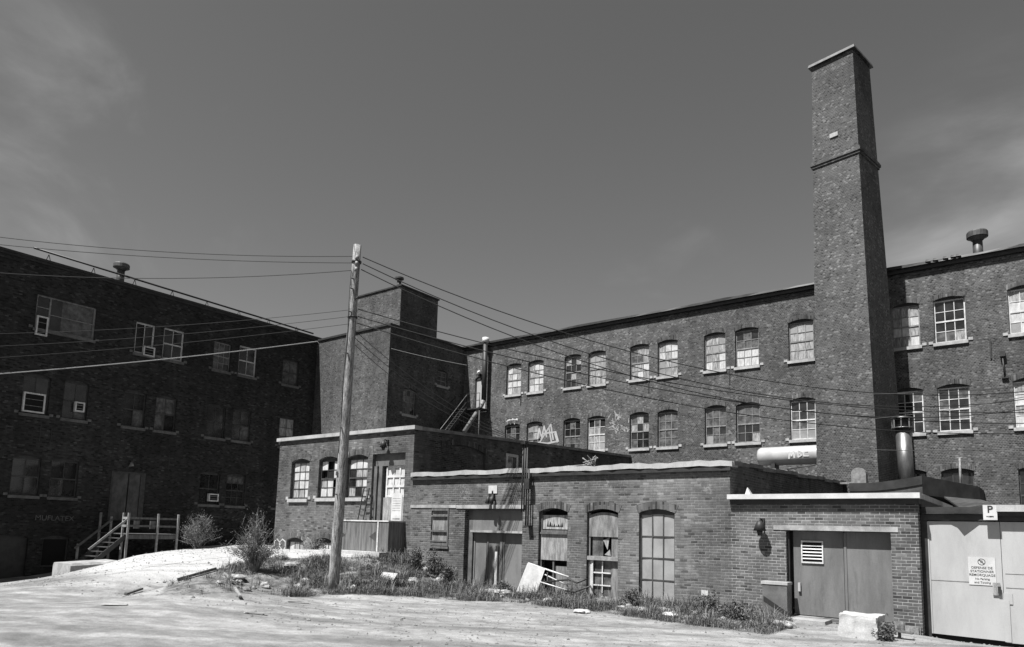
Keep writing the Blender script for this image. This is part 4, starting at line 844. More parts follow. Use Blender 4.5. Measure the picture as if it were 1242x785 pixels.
# ------------------------------------------------------------------ brick garage
ga = thing('brick_garage', (-4.7, Y1, 0), 'low brick garage with grey double doors and a white fascia', 'building')
gd = (-5.47, -3.02, .14, 2.32, 0)
wall(PF, XB + .001, XG, -1, 3.1, [gd], 'brick_garage', ga, t=.35)
PG = Plane('X', XG); wall(PG, Y1, 26, -1, 3.1, [], 'brick_garage', ga, name='side_wall')
g = G(); PF.box(g, XB - .02, XG + .08, 3.13, 3.26, -.3, .2); PG.box(g, Y1 + .32, 26, 3.13, 3.26, -.28, .08); g.build('fascia', 'paint_white', ga)
g = G(); PF.box(g, XB + .02, XG + .04, 3.0, 3.128, -.3, .05); PG.box(g, Y1 + .32, 26, 2.9, 3.128, -.3, .04); g.build('soffit', 'dark_metal', ga)  # dark band on the wall in place of the white fascia's shadow
g = G(); g.box(XB + .14, XG - .29, Y1 + .31, 33, 3.0, 3.2); g.build('roof', 'tar', ga)
g = G(); PF.box(g, -5.78, -2.86, 2.325, 2.45, -.1, .018); g.build('lintel', 'lintel_pale', ga)
a0, a1, zb, zt, _ = gd; am = PF.px(1022, 700)[0]
g = G(); PF.box(g, a0 + .12, am - .015, zb + .02, zt - .01, -.3, -.24); dl = g.build('door', 'door_grey', ga)
g = G(); PF.box(g, am + .015, a1, zb + .02, zt - .01, -.3, -.24); PF.box(g, am + .0, am + .06, zb + .02, zt - .04, -.239, -.215); g.build('door', 'door_grey', ga)
g = G(); PF.box(g, a0, a0 + .05, zb, zt - .01, -.34, -.12); PF.quad(g, a0, a1, zb, zt, -.345); g.build('door_frame', 'dark_metal', ga)
la0, la1, lz0, lz1 = PF.rect(969, 656, 996, 683); g = G()
PF.box(g, la0, la1, lz0, lz0 + .04, -.239, -.2); PF.box(g, la0, la1, lz1 - .04, lz1, -.239, -.2); PF.box(g, la0, la0 + .03, lz0 + .04, lz1 - .04, -.239, -.2); PF.box(g, la1 - .03, la1, lz0 + .04, lz1 - .04, -.239, -.2)
for i in range(1, 6):
    z = lz0 + .04 + (lz1 - lz0 - .08) * i / 6; g.hexa([PF.P(la0 + .03, z - .02, -.2), PF.P(la1 - .03, z - .02, -.2), PF.P(la1 - .03, z, -.235), PF.P(la0 + .03, z, -.235), PF.P(la0 + .03, z - .012, -.2), PF.P(la1 - .03, z - .012, -.2), PF.P(la1 - .03, z + .012, -.235), PF.P(la0 + .03, z + .012, -.235)])
lv_ = g.build('louvre', 'frame_white', dl); g = G(); PF.quad(g, la0 + .02, la1 - .02, lz0, lz1, -.237); g.build('louvre_back', 'interior_black', lv_)
g = G(); q = PF.px(967, 712); PF.box(g, q[0] - .03, q[0] + .03, q[1] - .12, q[1] + .1, -.239, -.17); g.build('handle', 'wire_pale', dl)
# rubble base courses of the pier and workshop
g = G(); rr = random.Random(3)
for x0, x1 in ((-9, -5.95), (-3.0, XG - .02)):
    x = x0
    while x < x1:
        w_ = rr.uniform(.15, .4); z = rr.uniform(.0, .14)
        g = G(); PF.box(g, x, min(x + w_, x1) - .02, -.1, .1 + z, -.02, rr.uniform(.02, .07)); x += w_; g.build('base_stone', 'rubble', ws if x0 < -5 else ga)
g = G(); g.box(-5.5, -4.4, 18.35, Y1 - .02, -.1, .13); setp(g.build('concrete_step', 'concrete'), 'low concrete step in front of the grey garage doors', 'step')
cb_ = thing('metal_cabinet', (-5.6, 18.7, 0), 'grey metal cabinet with a pale top standing left of the garage doors', 'cabinet')
ca0, ca1, cz0, cz1 = PF.rect(931, 706, 961.5, 749); g = G(); g.box(ca0, ca1 - .02, 18.62, Y1 - .01, cz0 - .05, cz1 - .05); g.build('body', 'cabinet_grey', cb_)
g = G(); g.box(ca0 - .03, ca1, 18.6, Y1 - .01, cz1 - .049, cz1 + .02); g.build('top', 'coping_pale', cb_)
g = G(); g.poly([(ca0 + .03, 18.616, .62), (ca1 - .03, 18.616, .27), (ca1 - .03, 18.616, .14), (ca0 + .03, 18.616, .48)]); g.build('stripe', 'paint_black', cb_)
# concrete block
q0 = onT(1017, 778); 
bl = G(); bx = Vector(onY(1016, 776, 16.9)); bxe = Vector(onY(1064.5, 778, 16.9)); rr = random.Random(2)
zt1 = onY(1020, 744.5, 16.9)[2]; zt2 = onY(1064, 750, 16.9)[2]
P8 = [(bx.x, 16.9, -.05), (bxe.x, 16.9, -.05), (bxe.x + .05, 17.65, -.05), (bx.x, 17.65, -.05), (bx.x + .02, 16.93, zt1), (bxe.x - .01, 16.92, zt2), (bxe.x + .03, 17.62, zt2 + .02), (bx.x + .03, 17.62, zt1)]
bn = 9
def lerp3(u, v, w_):
    q = [Vector(p) for p in P8]; lo_ = q[0].lerp(q[1], u).lerp(q[3].lerp(q[2], u), v); hi_ = q[4].lerp(q[5], u).lerp(q[7].lerp(q[6], u), v); p = lo_.lerp(hi_, w_)
    e = sum(1 for t in (u, v, w_) if t < .06 or t > .94); return p + Vector((noise.noise(p * 7), noise.noise(p * 7 + Vector((9, 0, 0))), noise.noise(p * 7 + Vector((0, 9, 0))))) * (.012 + .02 * max(0, e - 1))
for ax in range(3):
    for sd_v in (0, 1):
        for i in range(bn):
            for j in range(bn):
                c4 = []
                for a_i, b_i in ((i, j), (i + 1, j), (i + 1, j + 1), (i, j + 1)):
                    uvw = [a_i / bn, b_i / bn]; uvw.insert(ax, sd_v); c4.append(lerp3(*uvw))
                bl.poly(c4)
bo = bl.build('concrete_block', 'concrete_white', origin=(bx.x, 17, 0)); 
setp(bo, 'chipped whitewashed concrete block in front of the garage pier', 'block')
g = G(); q = onY(1092, 778, 17.6); g.beam((q[0], 17.6, -.1), (q[0] - .02, 17.6, .28), .06, .03); g.beam((q[0] - .2, 17.6, .18), (q[0] + .25, 17.6, .14), .2, .03); setp(g.build('wood_stake', 'wood_grey'), 'short broken board stake beside the concrete block', 'stake')

# ------------------------------------------------------------------ pale door garage on the far right
YP = 19.36; PP = Plane('Y', YP)
pg = thing('pale_garage', (3, YP, 0), 'garage at the right edge with large pale metal swing doors', 'building')
zh_ = PP.px(1160, 632)[1]; zf0 = PP.px(1226, 621)[1]; zf1 = PP.px(1226, 614)[1]; xf = PP.px(1209, 617)[0]; xj = PP.px(1127, 700)[0]; ztp = PP.px(1150, 615)[1]
g = G(); PP.box(g, XG + .01, 9, zh_ + .01, ztp, -.3, .0); PP.box(g, XG + .02, 9, zh_ + .12, zh_ + .15, .0, .02); g.build('header', 'dark_metal', pg)
g = G(); PP.box(g, xf, 9, zf0, zf1 + .02, -.3, .2); g.build('fascia', 'coping_pale', pg)
g = G(); PP.box(g, xf, 9, zf0 - .1, zf0 - .001, -.02, .14); g.build('soffit', 'dark_metal', pg)
g = G(); PP.box(g, XG + .01, xj, -.3, zh_ + .009, -.2, -.03); g.build('jamb', 'dark_metal', pg)
dm = PP.px(1216, 700)[0]
g = G(); zd0, zd1 = PP.px(1132, 768.5)[1], PP.px(1216, 778)[1]; g.hexa([PP.P(xj, zd0, -.06), PP.P(dm - .005, zd1, -.06), PP.P(dm - .005, zd1, -.12), PP.P(xj, zd0, -.12), PP.P(xj, zh_ - .01, -.06), PP.P(dm - .005, zh_ - .01, -.06), PP.P(dm - .005, zh_ - .01, -.12), PP.P(xj, zh_ - .01, -.12)]); PP.box(g, xj, xj + .03, zd0, zh_ - .02, -.059, -.04); d1 = g.build('door', 'door_pale', pg)
g = G(); PP.box(g, dm + .005, 2.2, zd1 - .03, zh_ - .01, -.12, -.06); d2 = g.build('door', 'door_pale', pg)
g = G()
for (x0, y0, x1, y1) in ((1126, 703, 1209, 707),):
    (a, z), (b, z2) = PP.px(x0, y0), PP.px(x1, y1); PP.box(g, a, b, z - .012, z + .002, -.06, -.052)
g.build('seam', 'frame_grey', d1)
g = G(); z = PP.px(1225, 713)[1]; PP.box(g, dm + .05, 2.2, z - .012, z, -.06, -.052); PP.box(g, dm + .05, 2.2, z + .3, z + .31, -.06, -.052); g.build('seam', 'frame_grey', d2)
g = G(); PP.box(g, dm - .02, dm + .1, -.05, PP.px(1216, 728)[1], -.058, -.03); g.build('cover_strip', 'door_pale', d2)
g = G(); a, b, z0_, z1_ = PP.rect(1204, 707, 1213, 722); PP.box(g, a, b, z0_, z1_, -.058, -.02); g.build('lock_plate', 'plywood_pale', d1)
g = G(); PP.box(g, b - .04, b + .02, z0_ + .05, z1_ - .08, -.02, .02); g.build('latch', 'dark_metal', d1)
g = G(); PP.box(g, dm + .0, dm + .16, z0_ - .18, z0_ + .06, -.058, -.04); g.build('hasp', 'door_pale', d2)
g = G(); g.poly([(XG, YP + .13, -.5), (2.3, YP + .13, -.5), (2.3, YP + .13, 2.62), (XG, YP + .13, 2.62)]); g.poly([(2.2, YP, -.5), (9, YP, -.5), (9, YP, 2.7), (2.2, YP, 2.7)]); g.box(XG + .01, 9, YP + .31, 30, -1, 2.85); g.ms = ['interior_black', 'brick_garage']; g.mi = [0, 1] + [1] * 6; g.build('wall', None, pg)
# ragged canopy scraps whose shadow falls on the doors
def flap(pts, d, name, m, th=.02):
    g = G(); f = [PP.P(*PP.px(*p), d) for p in pts]; b = [PP.P(*PP.px(*p), d - th) for p in pts]; g.poly(f); g.poly(b[::-1])
    for i in range(len(f)): j = (i + 1) % len(f); g.poly([f[i], f[j], b[j], b[i]])
    return g.build(name, m, pg)
def rag(pts, z, name='canopy_scrap'):
    g = G(); g.poly([(x, YP - d, z) for x, d in pts]); g.poly([(x, YP - d, z + .02) for x, d in pts]); 
    for i in range(len(pts)):
        (x, d), (x2, d2) = pts[i], pts[(i + 1) % len(pts)]; g.poly([(x, YP - d, z), (x2, YP - d2, z), (x2, YP - d2, z + .02), (x, YP - d, z + .02)])
    return g.build(name, 'dark_metal', pg)
rag([(XG + .05, 0), (xf, 0), (xf, .06), (-1.25, .07), (-1.42, .15), (-1.62, .24), (-1.72, .13), (-1.86, .08), (XG + .05, .1)], zh_ + .16)
# triangular roof flap behind
f1, f2, f3, f4 = onY(1145, 604, 23), onY(1166, 619, 19.9), onY(1204, 612, 19.9), onY(1190, 608, 23)
g = G(); g.hexa([f2, f3, f4, f1] + [q + np.array([0, 0, .04]) for q in (f2, f3, f4, f1)]); g.build('roof_flap', 'tin_grey', pg)
# signs
a, b, z0_, z1_ = PP.rect(1193, 613, 1210, 631); s1 = thing('parking_sign', PP.P((a + b) / 2, z0_, .15), 'small white parking sign with a black P hung at the garage fascia', 'sign')
g = G(); PP.box(g, a, b, z0_, z1_, .17, .19); g.build('plate', 'paint_white', s1)
text_mesh('P', .22, 'lettering', 'paint_black', s1, PP.P((a + b) / 2, z0_ + .17, .196), (1, 0, 0), (0, 0, 1), th=.002, bold=.003)
g = G(); rr = random.Random(8)
for i in range(8): x = a + .06 + i * (b - a - .12) / 8; PP.box(g, x, x + rr.uniform(.01, .028), z0_ + .06 + rr.uniform(0, .01), z0_ + .09, .191, .194)
g.build('small_print', 'paint_black', s1)
a, b, z0_, z1_ = PP.rect(1174.5, 676, 1207.5, 709); s2 = thing('no_parking_sign', PP.P((a + b) / 2, z0_, -.05), 'white no parking and towing sign with black lettering on the pale door', 'sign')
g = G(); PP.box(g, a, b, z0_, z1_, -.055, -.045); g.build('plate', 'paint_white', s2)
cx = (a + b) / 2; hgt = z1_ - z0_; y_ = z1_ - hgt * .17
g = G(); n = 20; r0, r1 = .075, .062
for i in range(n):
    t0, t1 = 2 * math.pi * i / n, 2 * math.pi * (i + 1) / n; g.poly([PP.P(cx + r0 * math.cos(t0), y_ + r0 * math.sin(t0), -.042), PP.P(cx + r0 * math.cos(t1), y_ + r0 * math.sin(t1), -.042), PP.P(cx + r1 * math.cos(t1), y_ + r1 * math.sin(t1), -.042), PP.P(cx + r1 * math.cos(t0), y_ + r1 * math.sin(t0), -.042)])
g.poly([PP.P(cx - .05, y_ + .038, -.041), PP.P(cx - .038, y_ + .05, -.041), PP.P(cx + .05, y_ - .038, -.041), PP.P(cx + .038, y_ - .05, -.041)]); g.build('prohibition_symbol', 'paint_black', s2)
text_mesh('P', .1, 'lettering', 'paint_black', s2, PP.P(cx, y_ - .035, -.043), (1, 0, 0), (0, 0, 1), th=.001)
for i, (tx, sz) in enumerate((('DEFENSE DE', .074), ('STATIONNER', .074), ('REMORQUAGE', .074), ('No Parking', .06), ('and Towing', .066))):
    text_mesh(tx, sz, 'lettering', 'paint_black', s2, PP.P(cx, z1_ - hgt * (.42 + .13 * i), -.043), (1, 0, 0), (0, 0, 1), th=.001, bold=.0008)

# ------------------------------------------------------------------ loading porch on the left mill
pw = thing('wooden_porch', (-37.7, 17.5, 0), 'weathered timber porch with railings and steps at the left mill door', 'porch')
zx0, zx1, py0, py1, dz = XL + .02, -36.6, 16.35, 18.95, 1.42
g = G()
for i in range(14): y = py0 + (py1 - py0) * i / 14; g.box(zx0, zx1, y, y + (py1 - py0) / 14 - .015, dz, dz + .04)
g.build('deck', 'wood_grey', pw)
def post(x, y, z0, z1): g = G(); g.box(x - .045, x + .045, y - .045, y + .045, z0, z1); g.build('post', 'wood_pale', pw)
for (x, y) in ((zx1 + .05, py0 + .02), (zx1 - .5, py0 + .02), (zx1 + .05, py0 + 1.5), (zx1 + .05, py1 - .05), (XL + .2, py0 + .02)): post(x, y, -.5, 2.5)
g = G()
for z in (dz + .02 - .14,): g.beam((zx1 + .02, py0, z), (zx1 + .02, py1, z), .04, .2)
g.build('fascia_board', 'wood_grey', pw)
for z in (2.24, 1.85):
    g = G(); g.beam((zx1 - .02, py0, z), (zx1 - .02, py1, z), .04, .1); g.build('railing', 'wood_grey', pw)
    g = G(); g.beam((zx1 - .5, py0 - .03, z), (zx1 + .05, py0 - .03, z), .11, .04, up=(0, 1, 0)); g.build('railing', 'wood_pale', pw)
for y in (py0 + .35, py0 + 1.15): g = G(); g.box(zx1 - .09, zx1 - .05, y, y + .28, 1.72, 2.12); g.build('board', 'wood_grey', pw)
ns = 7
for i in range(ns):
    y = py0 - .26 * (i + 1); z = dz - (dz + .35) * (i + 1) / (ns + 1); g = G(); g.box(zx1 - 1.7, zx1 - .08, y, y + .28, z, z + .04); g.build('step', 'tin_grey', pw)  # dark step material stands in for the mill's shade
for x in (zx1 - .1, zx1 - 1.72):
    g = G(); g.beam((x, py0, dz - .1), (x, py0 - 1.9, -.45), .05, .22); g.build('stringer', 'frame_dark', pw)
    g = G(); g.beam((x + .06, py0 + .0, dz + .75), (x + .06, py0 - 1.65, dz - .75), .05, .1); g.build('handrail', 'wood_pale' if x > zx1 - 1 else 'wood_grey', pw)
post(zx1 - 1.7, py0 - 1.5, -.6, .9); post(zx1 - 1.7, py0 - .05, -.6, 2.3)
# low retaining kerb
k0 = onF(86, 684.5, 29.3); kl = onY(64, 686, k0[1])[0]; g = G(); kx = k0[0]; yA = k0[1]; rr = random.Random(6); prev = None
yB = onX(150, 680, kx)[1]; zA = k0[2]; zB = onX(148, 680.5, kx)[2]
prof = lambda t: [(kl, -1.4), (kl + .02, zA + (zB - zA) * t - .12), (kl + .1, zA + (zB - zA) * t + .0), (kx - .12, zA + (zB - zA) * t + .01 + .02 * math.sin(t * 17)), (kx - .02, zA + (zB - zA) * t - .08), (kx, -1.4)]
nk = 12
for i in range(nk):
    p0_, p1_ = prof(i / nk), prof((i + 1) / nk); ya, yb = yA + (yB - yA) * i / nk, yA + (yB - yA) * (i + 1) / nk
    for j in range(5): g.poly([(p0_[j][0], ya, p0_[j][1]), (p0_[j + 1][0], ya, p0_[j + 1][1]), (p1_[j + 1][0], yb, p1_[j + 1][1]), (p1_[j][0], yb, p1_[j][1])])
    if i == 0: g.poly([(x_, ya, z_) for x_, z_ in p0_])
setp(g.build('concrete_kerb', 'concrete'), 'low rounded concrete retaining kerb beside the porch steps', 'kerb')

# ------------------------------------------------------------------ utility pole and wires
FP = 22.068; pb_ = Vector(onZ(404, 714, .15)); pt = Vector(onF(434, 297, FP))
up_ = thing('utility_pole', (pb_.x, pb_.y, 0), 'leaning weathered timber utility pole standing in the weeds', 'utility pole')
g = G(); pts = [pb_.lerp(pt, t) + Vector((.02 * math.sin(t * 5), 0, 0)) for t in np.linspace(-.03, 1, 14)]; g.tube(pts, [.175 - .055 * (i / 13) for i in range(14)], 18); g.build('shaft', 'pole_wood', up_)
def pole_at(y): t = (714 - y) / (714 - 297); return pb_.lerp(pt, t)
for y in (316, 323, 330): 
    q = pole_at(y); g = G(); g.tube([q + Vector((.08, -.1, 0)), q + Vector((.22, -.16, 0))], .035, 8); g.tube([q + Vector((.2, -.15, -.05)), q + Vector((.2, -.15, .06))], .05, 8); g.build('insulator', 'frame_grey', up_)
for y in (340, 352, 380, 430, 520, 600): q = pole_at(y); g = G(); g.tube([q + Vector((.05, -.22, 0)), q + Vector((.05, -.08, 0))], .018, 6); g.build('bolt', 'dark_metal', up_)
q = pole_at(575); g = G(); g.box(q.x - .05, q.x + .04, q.y - .185, q.y - .17, q.z - .06, q.z + .07); g.build('tag', 'galvanised', up_)
for y in (318, 385): q = pole_at(y); g = G(); g.tube([q - Vector((0, 0, .03)), q + Vector((0, 0, .03))], .155, 16); g.build('clamp_band', 'dark_metal', up_)
q = pole_at(364); g = G(); g.tube([q, q + Vector((.32, -.1, 0))], .025, 6); g.build('bracket', 'dark_metal', up_)
g = G(); g.tube([pole_at(y) + Vector((-.02 + .02 * math.sin(y), -.155, 0)) for y in range(330, 560, 20)], .012, 5); g.build('ground_wire', 'dark_metal', up_)
# label plate
def wire(A, B, fA, fB, sag, r, m, name, label, cat='cable', n=28, group=None):
    a = Vector(onF(*A, fA)) if not isinstance(A, Vector) else A; b = Vector(onF(*B, fB)) if not isinstance(B, Vector) else B
    g = G(); g.tube([a.lerp(b, t) - Vector((0, 0, sag * 4 * t * (1 - t))) for t in np.linspace(0, 1, n)], r, 5); return setp(g.build(name, m), label, cat, group)
gw = 'overhead wires strung from the pole'
px2m = FP / F
def ext(A, B, k=1.25): return (A[0] + (B[0] - A[0]) * k, A[1] + (B[1] - A[1]) * k)
names = ['topmost', 'second', 'third']
for i, (A, B, sg_) in enumerate((((440, 312), (1234, 473), 58), ((440, 320), (1234, 482), 68), ((438, 327), (1234, 494), 71))):
    # the curve keeps on past the frame to the next pole
    k = 1.22; u1 = 1 / k; s0 = sg_; # parabola y = chord + s, extended: solve equivalent sag and end drop
    dyl = (B[1] - A[1]); f1_ = lambda t: A[1] + dyl * t + s0 * 4 * t * (1 - t)
    Bx = (A[0] + (B[0] - A[0]) * k, f1_(k)); sagk = s0 * k * k
    wire(A, Bx, FP, 29.3, sagk * px2m * 1.13, .017, 'wire_black', 'power_line', names[i] + ' of the three black wires running right from the pole top across the mill', 'power line', 40, gw)
for i, (A, B, sg_) in enumerate((((434, 375), (1242, 499), 35), ((434, 384), (1242, 512), 34), ((433, 392), (1242, 524), 38))):
    k = 1.2; f1_ = lambda t: A[1] + (B[1] - A[1]) * t + sg_ * 4 * t * (1 - t); Bx = (A[0] + (B[0] - A[0]) * k, f1_(k))
    wire(A, Bx, FP, 29.3, sg_ * k * k * px2m * 1.13, .017, 'wire_black', 'power_line', ['upper', 'middle', 'lower'][i] + ' of the three lower black wires running right from mid pole', 'power line', 40, gw)
for i, (A, B, sg_) in enumerate((((427, 311), (-120, 271), 12), ((429, 319), (-120, 283), 9), ((427, 328), (-120, 320), 14))):
    wire(A, B, FP, 22, sg_ * px2m, .011, 'wire_black', 'power_line', ['top', 'second', 'third'][i] + ' black wire running left from the pole top against the sky', 'power line', 24, gw)
for i, (A, B, sg_) in enumerate((((424, 376), (-120, 406), 8), ((424, 384), (-120, 424), 7), ((423, 393), (-120, 440), 6))):
    wire(A, B, FP, 22, sg_ * px2m, .008, 'wire_black', 'power_line', ['upper', 'middle', 'lower'][i] + ' of three thin wires crossing the dark left mill to mid pole', 'power line', 24, gw)
wire((385, 414), (-120, 462), 27, 21, .12, .017, 'wire_pale', 'service_cable', 'pale twisted service cable crossing in front of the dark left mill', 'cable')
wire((385, 414), (401, 430), 27, 27.6, .05, .014, 'wire_pale', 'service_cable', 'short pale cable tail drooping beside the sunlit tower wall', 'cable', 8)
wire((475, 423), (566, 443), 36.5, 44, .05, .016, 'wire_pale', 'service_cable', 'thin pale cable crossing the shaded side of the tower', 'cable')
ct = Vector(PF.P(-13.9, 5.05, .2))
for i in range(3): wire(Vector(pole_at(398 + i * 8)), ct + Vector((.05 * i, 0, .03)), 0, 0, .35 + .1 * i, .010, 'wire_black', 'service_cable', ['upper', 'middle', 'lower'][i] + ' thin black drop cable from the pole to the conduit mast on the workshop', 'cable', 20)
for i, (A, B) in enumerate((((1059, 478), (1300, 462)), ((1040, 545), (1300, 540)), ((1059, 508), (1300, 470)))):
    wire(A, B, 25, 22, .1, .011, 'wire_black', 'power_line', ['upper', 'lower', 'slanting'][i] + ' short black wire between the chimney and the right edge', 'power line', 16, gw)
rc = thing('cable_reel', (-15, 21, 4.2), 'tangle of wire scrap lying on the workshop roof by the annex', 'scrap'); g = G(); rr = random.Random(4); c_ = onY(716, 552, Y1 + .6)
for k in range(7): g.tube([(c_[0] + rr.uniform(-.25, .25), Y1 + .6 + rr.uniform(-.2, .2), 4.2 + rr.uniform(0, .45)) for _ in range(4)], .022, 5)
g.tube([(c_[0] - .9, Y1 + .6, 4.3), (c_[0] + .1, Y1 + .5, 4.32)], .02, 5); g.build('wire', 'frame_grey', rc)

# ------------------------------------------------------------------ debris
def at(x, y): q = onT(x, y); return Vector((q[0], q[1], tz(q[0], q[1])))
bd = thing('folding_bed_frame', tuple(at(642, 722)), 'upturned folding bed frame with a pale translucent panel dumped against the workshop', 'bed frame')
def pb2(x, y, Y): return Vector(onY(x, y, Y))
a_, b_, c_, d_ = pb2(627, 718, 18.1), pb2(649.5, 722, 18.1), pb2(660.5, 690, 18.55), pb2(641, 683, 18.55)
g = G(); nrm = (b_ - a_).cross(d_ - a_).normalized() * .03
g.hexa([a_, b_, c_, d_, a_ + nrm, b_ + nrm, c_ + nrm, d_ + nrm]); g.build('panel', 'plastic_sheet', bd)
g = G()
for p, q in ((a_, b_), (b_, c_), (c_, d_), (d_, a_)): g.tube([p, q], .026, 6)
g.tube([(a_ + d_) / 2, (b_ + c_) / 2 + Vector((0, 0, .0))], .014, 6); g.tube([c_, pb2(690, 700, 18.5)], .028, 6); g.tube([(b_ + c_) / 2, pb2(688, 716, 18.4)], .02, 6); g.tube([pb2(661, 697, 18.5), pb2(688, 710, 18.5)], .02, 6); g.build('frame', 'frame_white', bd)
g = G(); g.tube([pb2(662, 706, 18.4), pb2(690, 703, 18.4), pb2(700, 707, 18.35), pb2(712, 702, 18.4)], .03, 6); g.tube([pb2(684, 716, 18.4), pb2(697, 718, 18.3), pb2(716, 711, 18.4), pb2(722, 722, 18.4)], .03, 6); g.tube([pb2(694, 704, 18.35), pb2(693, 726, 18.3)], .022, 6); g.tube([pb2(664, 694, 18.5), pb2(664, 722, 18.4)], .022, 6)
setp(g.build('bent_pipe', 'dark_metal'), 'tangle of bent dark pipe beside the bed frame under the arched windows', 'scrap pipe')
def slab(x, y, w, l, h, m, name, label, cat, rz=.3, tilt=(0, 0), seed=0):
    p = at(x, y); M_ = Matrix.Rotation(rz, 3, 'Z') @ Matrix.Rotation(tilt[0], 3, 'X') @ Matrix.Rotation(tilt[1], 3, 'Y'); g = G(); rr = random.Random(seed); j = lambda: rr.uniform(-.04, .04)
    pts = [Vector((sx * w / 2 + j(), sy * l / 2 + j(), sz * h)) for sz in (0, 1) for sx, sy in ((-1, -1), (1, -1), (1, 1), (-1, 1))]
    g.hexa([p + M_ @ q + Vector((0, 0, .03)) for q in pts]); return setp(g.build(name, m), label, cat)
slab(469, 704, .62, .5, .03, 'coping_pale', 'board_scrap', 'pale square board lying tilted in the weeds right of the pole', 'board', .1, (.75, .1))
slab(140, 735.5, .62, .12, .02, 'coping_pale', 'board_scrap', 'thin white board lying flat on the yard at left', 'board', .65, seed=4)
slab(309, 746, .5, .08, .015, 'coping_pale', 'board_scrap', 'narrow white strip lying flat on the yard at centre left', 'board', .6, seed=5)
slab(362, 732, .55, .1, .03, 'wood_pale', 'wood_plank', 'short pale plank on the yard just below the pole', 'plank', .9, seed=6)
for (x, y, x2, y2, r_, m_, lb) in ((272, 697, 282, 710, .03, 'wood_pale', 'pale stick leaning on the bank at the foot of the tall shrub'), (284, 716, 291, 728, .035, 'wood_pale', 'short white stick lying on the slope below the shrub'), (152, 723, 172, 718, .04, 'wood_grey', 'dark short stick on the pale ramp'), (215, 706, 262, 694, .06, 'wood_grey', 'long dark timber half buried at the edge of the ramp'), (506, 696, 532, 704, .035, 'wood_pale', 'upper of the two pale poles in the rubble left of the workshop door'), (512, 690, 540, 706, .03, 'wood_pale', 'lower of the two pale poles in the rubble left of the workshop door')):
    a = at(x, y); b = at(x2, y2); g = G(); g.beam(a + Vector((0, 0, .05)), b + Vector((0, 0, .09)), r_ * 2, r_ * 1.4, ); setp(g.build('wood_stick', m_), lb, 'stick')
g = G(); p0, p1 = at(540, 712), at(606, 716)
g.tube([at(x, y) + Vector((0, 0, .05)) for x, y in ((480, 707), (505, 712), (530, 716), (550, 717), (570, 713), (582, 709))], .04, 6); setp(g.build('rubber_hose', 'wire_black'), 'black hose curving through the rubble left of the workshop door', 'hose')
def bag(x, y, r, flat, seed, label, m='rubble_pale', name='plastic_bag', cat='bag'):
    p = at(x, y); g = G()
    for k in range(4): rr = random.Random(seed + k); g.lump(p + Vector((rr.uniform(-r, r) * .7, rr.uniform(-r, r) * .3, r * .25)), r * rr.uniform(.5, .8), seed=seed + k, flat=flat)
    return setp(g.build(name, m), label, cat)
bag(815, 749, .22, .35, 11, 'crumpled white bag in the weeds right of the frosted window', 'paint_white'); bag(948, 762, .24, .5, 22, 'pale crumpled bag at the foot of the metal cabinet', 'rubble_pale')
bag(352, 689, .36, .45, 33, 'torn pale sack on the bank between the shrub and the pole', 'rubble_pale'); bag(287, 703, .3, .4, 44, 'heap of pale rags at the foot of the tall shrub', 'rubble_pale', 'rag_heap', 'rags')
bag(602, 722, .42, .3, 55, 'heap of white plaster in front of the workshop door', 'rubble_pale', 'plaster_heap', 'plaster'); bag(706, 744, .2, .3, 66, 'flattened white rag in the weeds below the arched windows', 'paint_white', 'white_rag', 'rag')
RS = random.Random(12)
for i in range(70):
    if i < 18: x, y = RS.uniform(500, 575), RS.uniform(688, 716)
    elif i < 30: x, y = RS.uniform(340, 480), RS.uniform(692, 716)
    elif i < 40 or i >= 46: x, y = RS.uniform(580, 930), 0; y = 724 + (x - 580) * .083 + RS.uniform(-4, 6)
    else: x, y = RS.uniform(225, 330), RS.uniform(705, 718)
    p = at(x, y)
    if p.y > 18.85: p.y = 18.8
    g = G(); g.lump(p + Vector((0, 0, .03)), RS.uniform(.05, .10 if i >= 46 else .18), seed=i + 100, flat=.65); setp(g.build('rubble_stone', RS.choice(['rubble', 'rubble_pale', 'rubble_pale'])), 'loose angular stone lying among the weeds of the bank and wall foot', 'stone', 'rubble stones among the weeds')

# ------------------------------------------------------------------ vegetation
def leafmesh(pts, sizes, seed, name, m):
    rn = np.random.RandomState(seed); n = len(pts); P = np.asarray(pts); d = rn.normal(size=(n, 3)); d /= np.linalg.norm(d, axis=1)[:, None]; e = np.cross(d, rn.normal(size=(n, 3))); e /= np.linalg.norm(e, axis=1)[:, None]
    s_ = np.asarray(sizes)[:, None]; v = np.stack([P - d * s_, P + e * s_ * .42, P + d * s_, P - e * s_ * .42], 1).reshape(-1, 3)
    return v, [(4 * i, 4 * i + 1, 4 * i + 2, 4 * i + 3) for i in range(n)]
rn = np.random.RandomState(9)
# scatter in the bank polygon
def scatter(n, x0=-24, x1=-5, y0=11, y1=19.1):
    X = rn.uniform(x0, x1, n * 3); Y = rn.uniform(y0, y1, n * 3); k = inside(X, Y); return X[k][:n], Y[k][:n]
X, Y = scatter(22000, -25, -5, 10, 19.0)
Zc = terr(X, Y); cc_ = (np.stack([X, Y, Zc - HC], 1)) @ R; UX = PX - F * cc_[:, 0] / cc_[:, 2]; UY = PY + F * cc_[:, 1] / cc_[:, 2]
dens = np.array([noise.noise(Vector((x * .9, y * .9, 0))) + .5 * noise.noise(Vector((x * 3, y * 3, 5))) for x, y in zip(X, Y)])
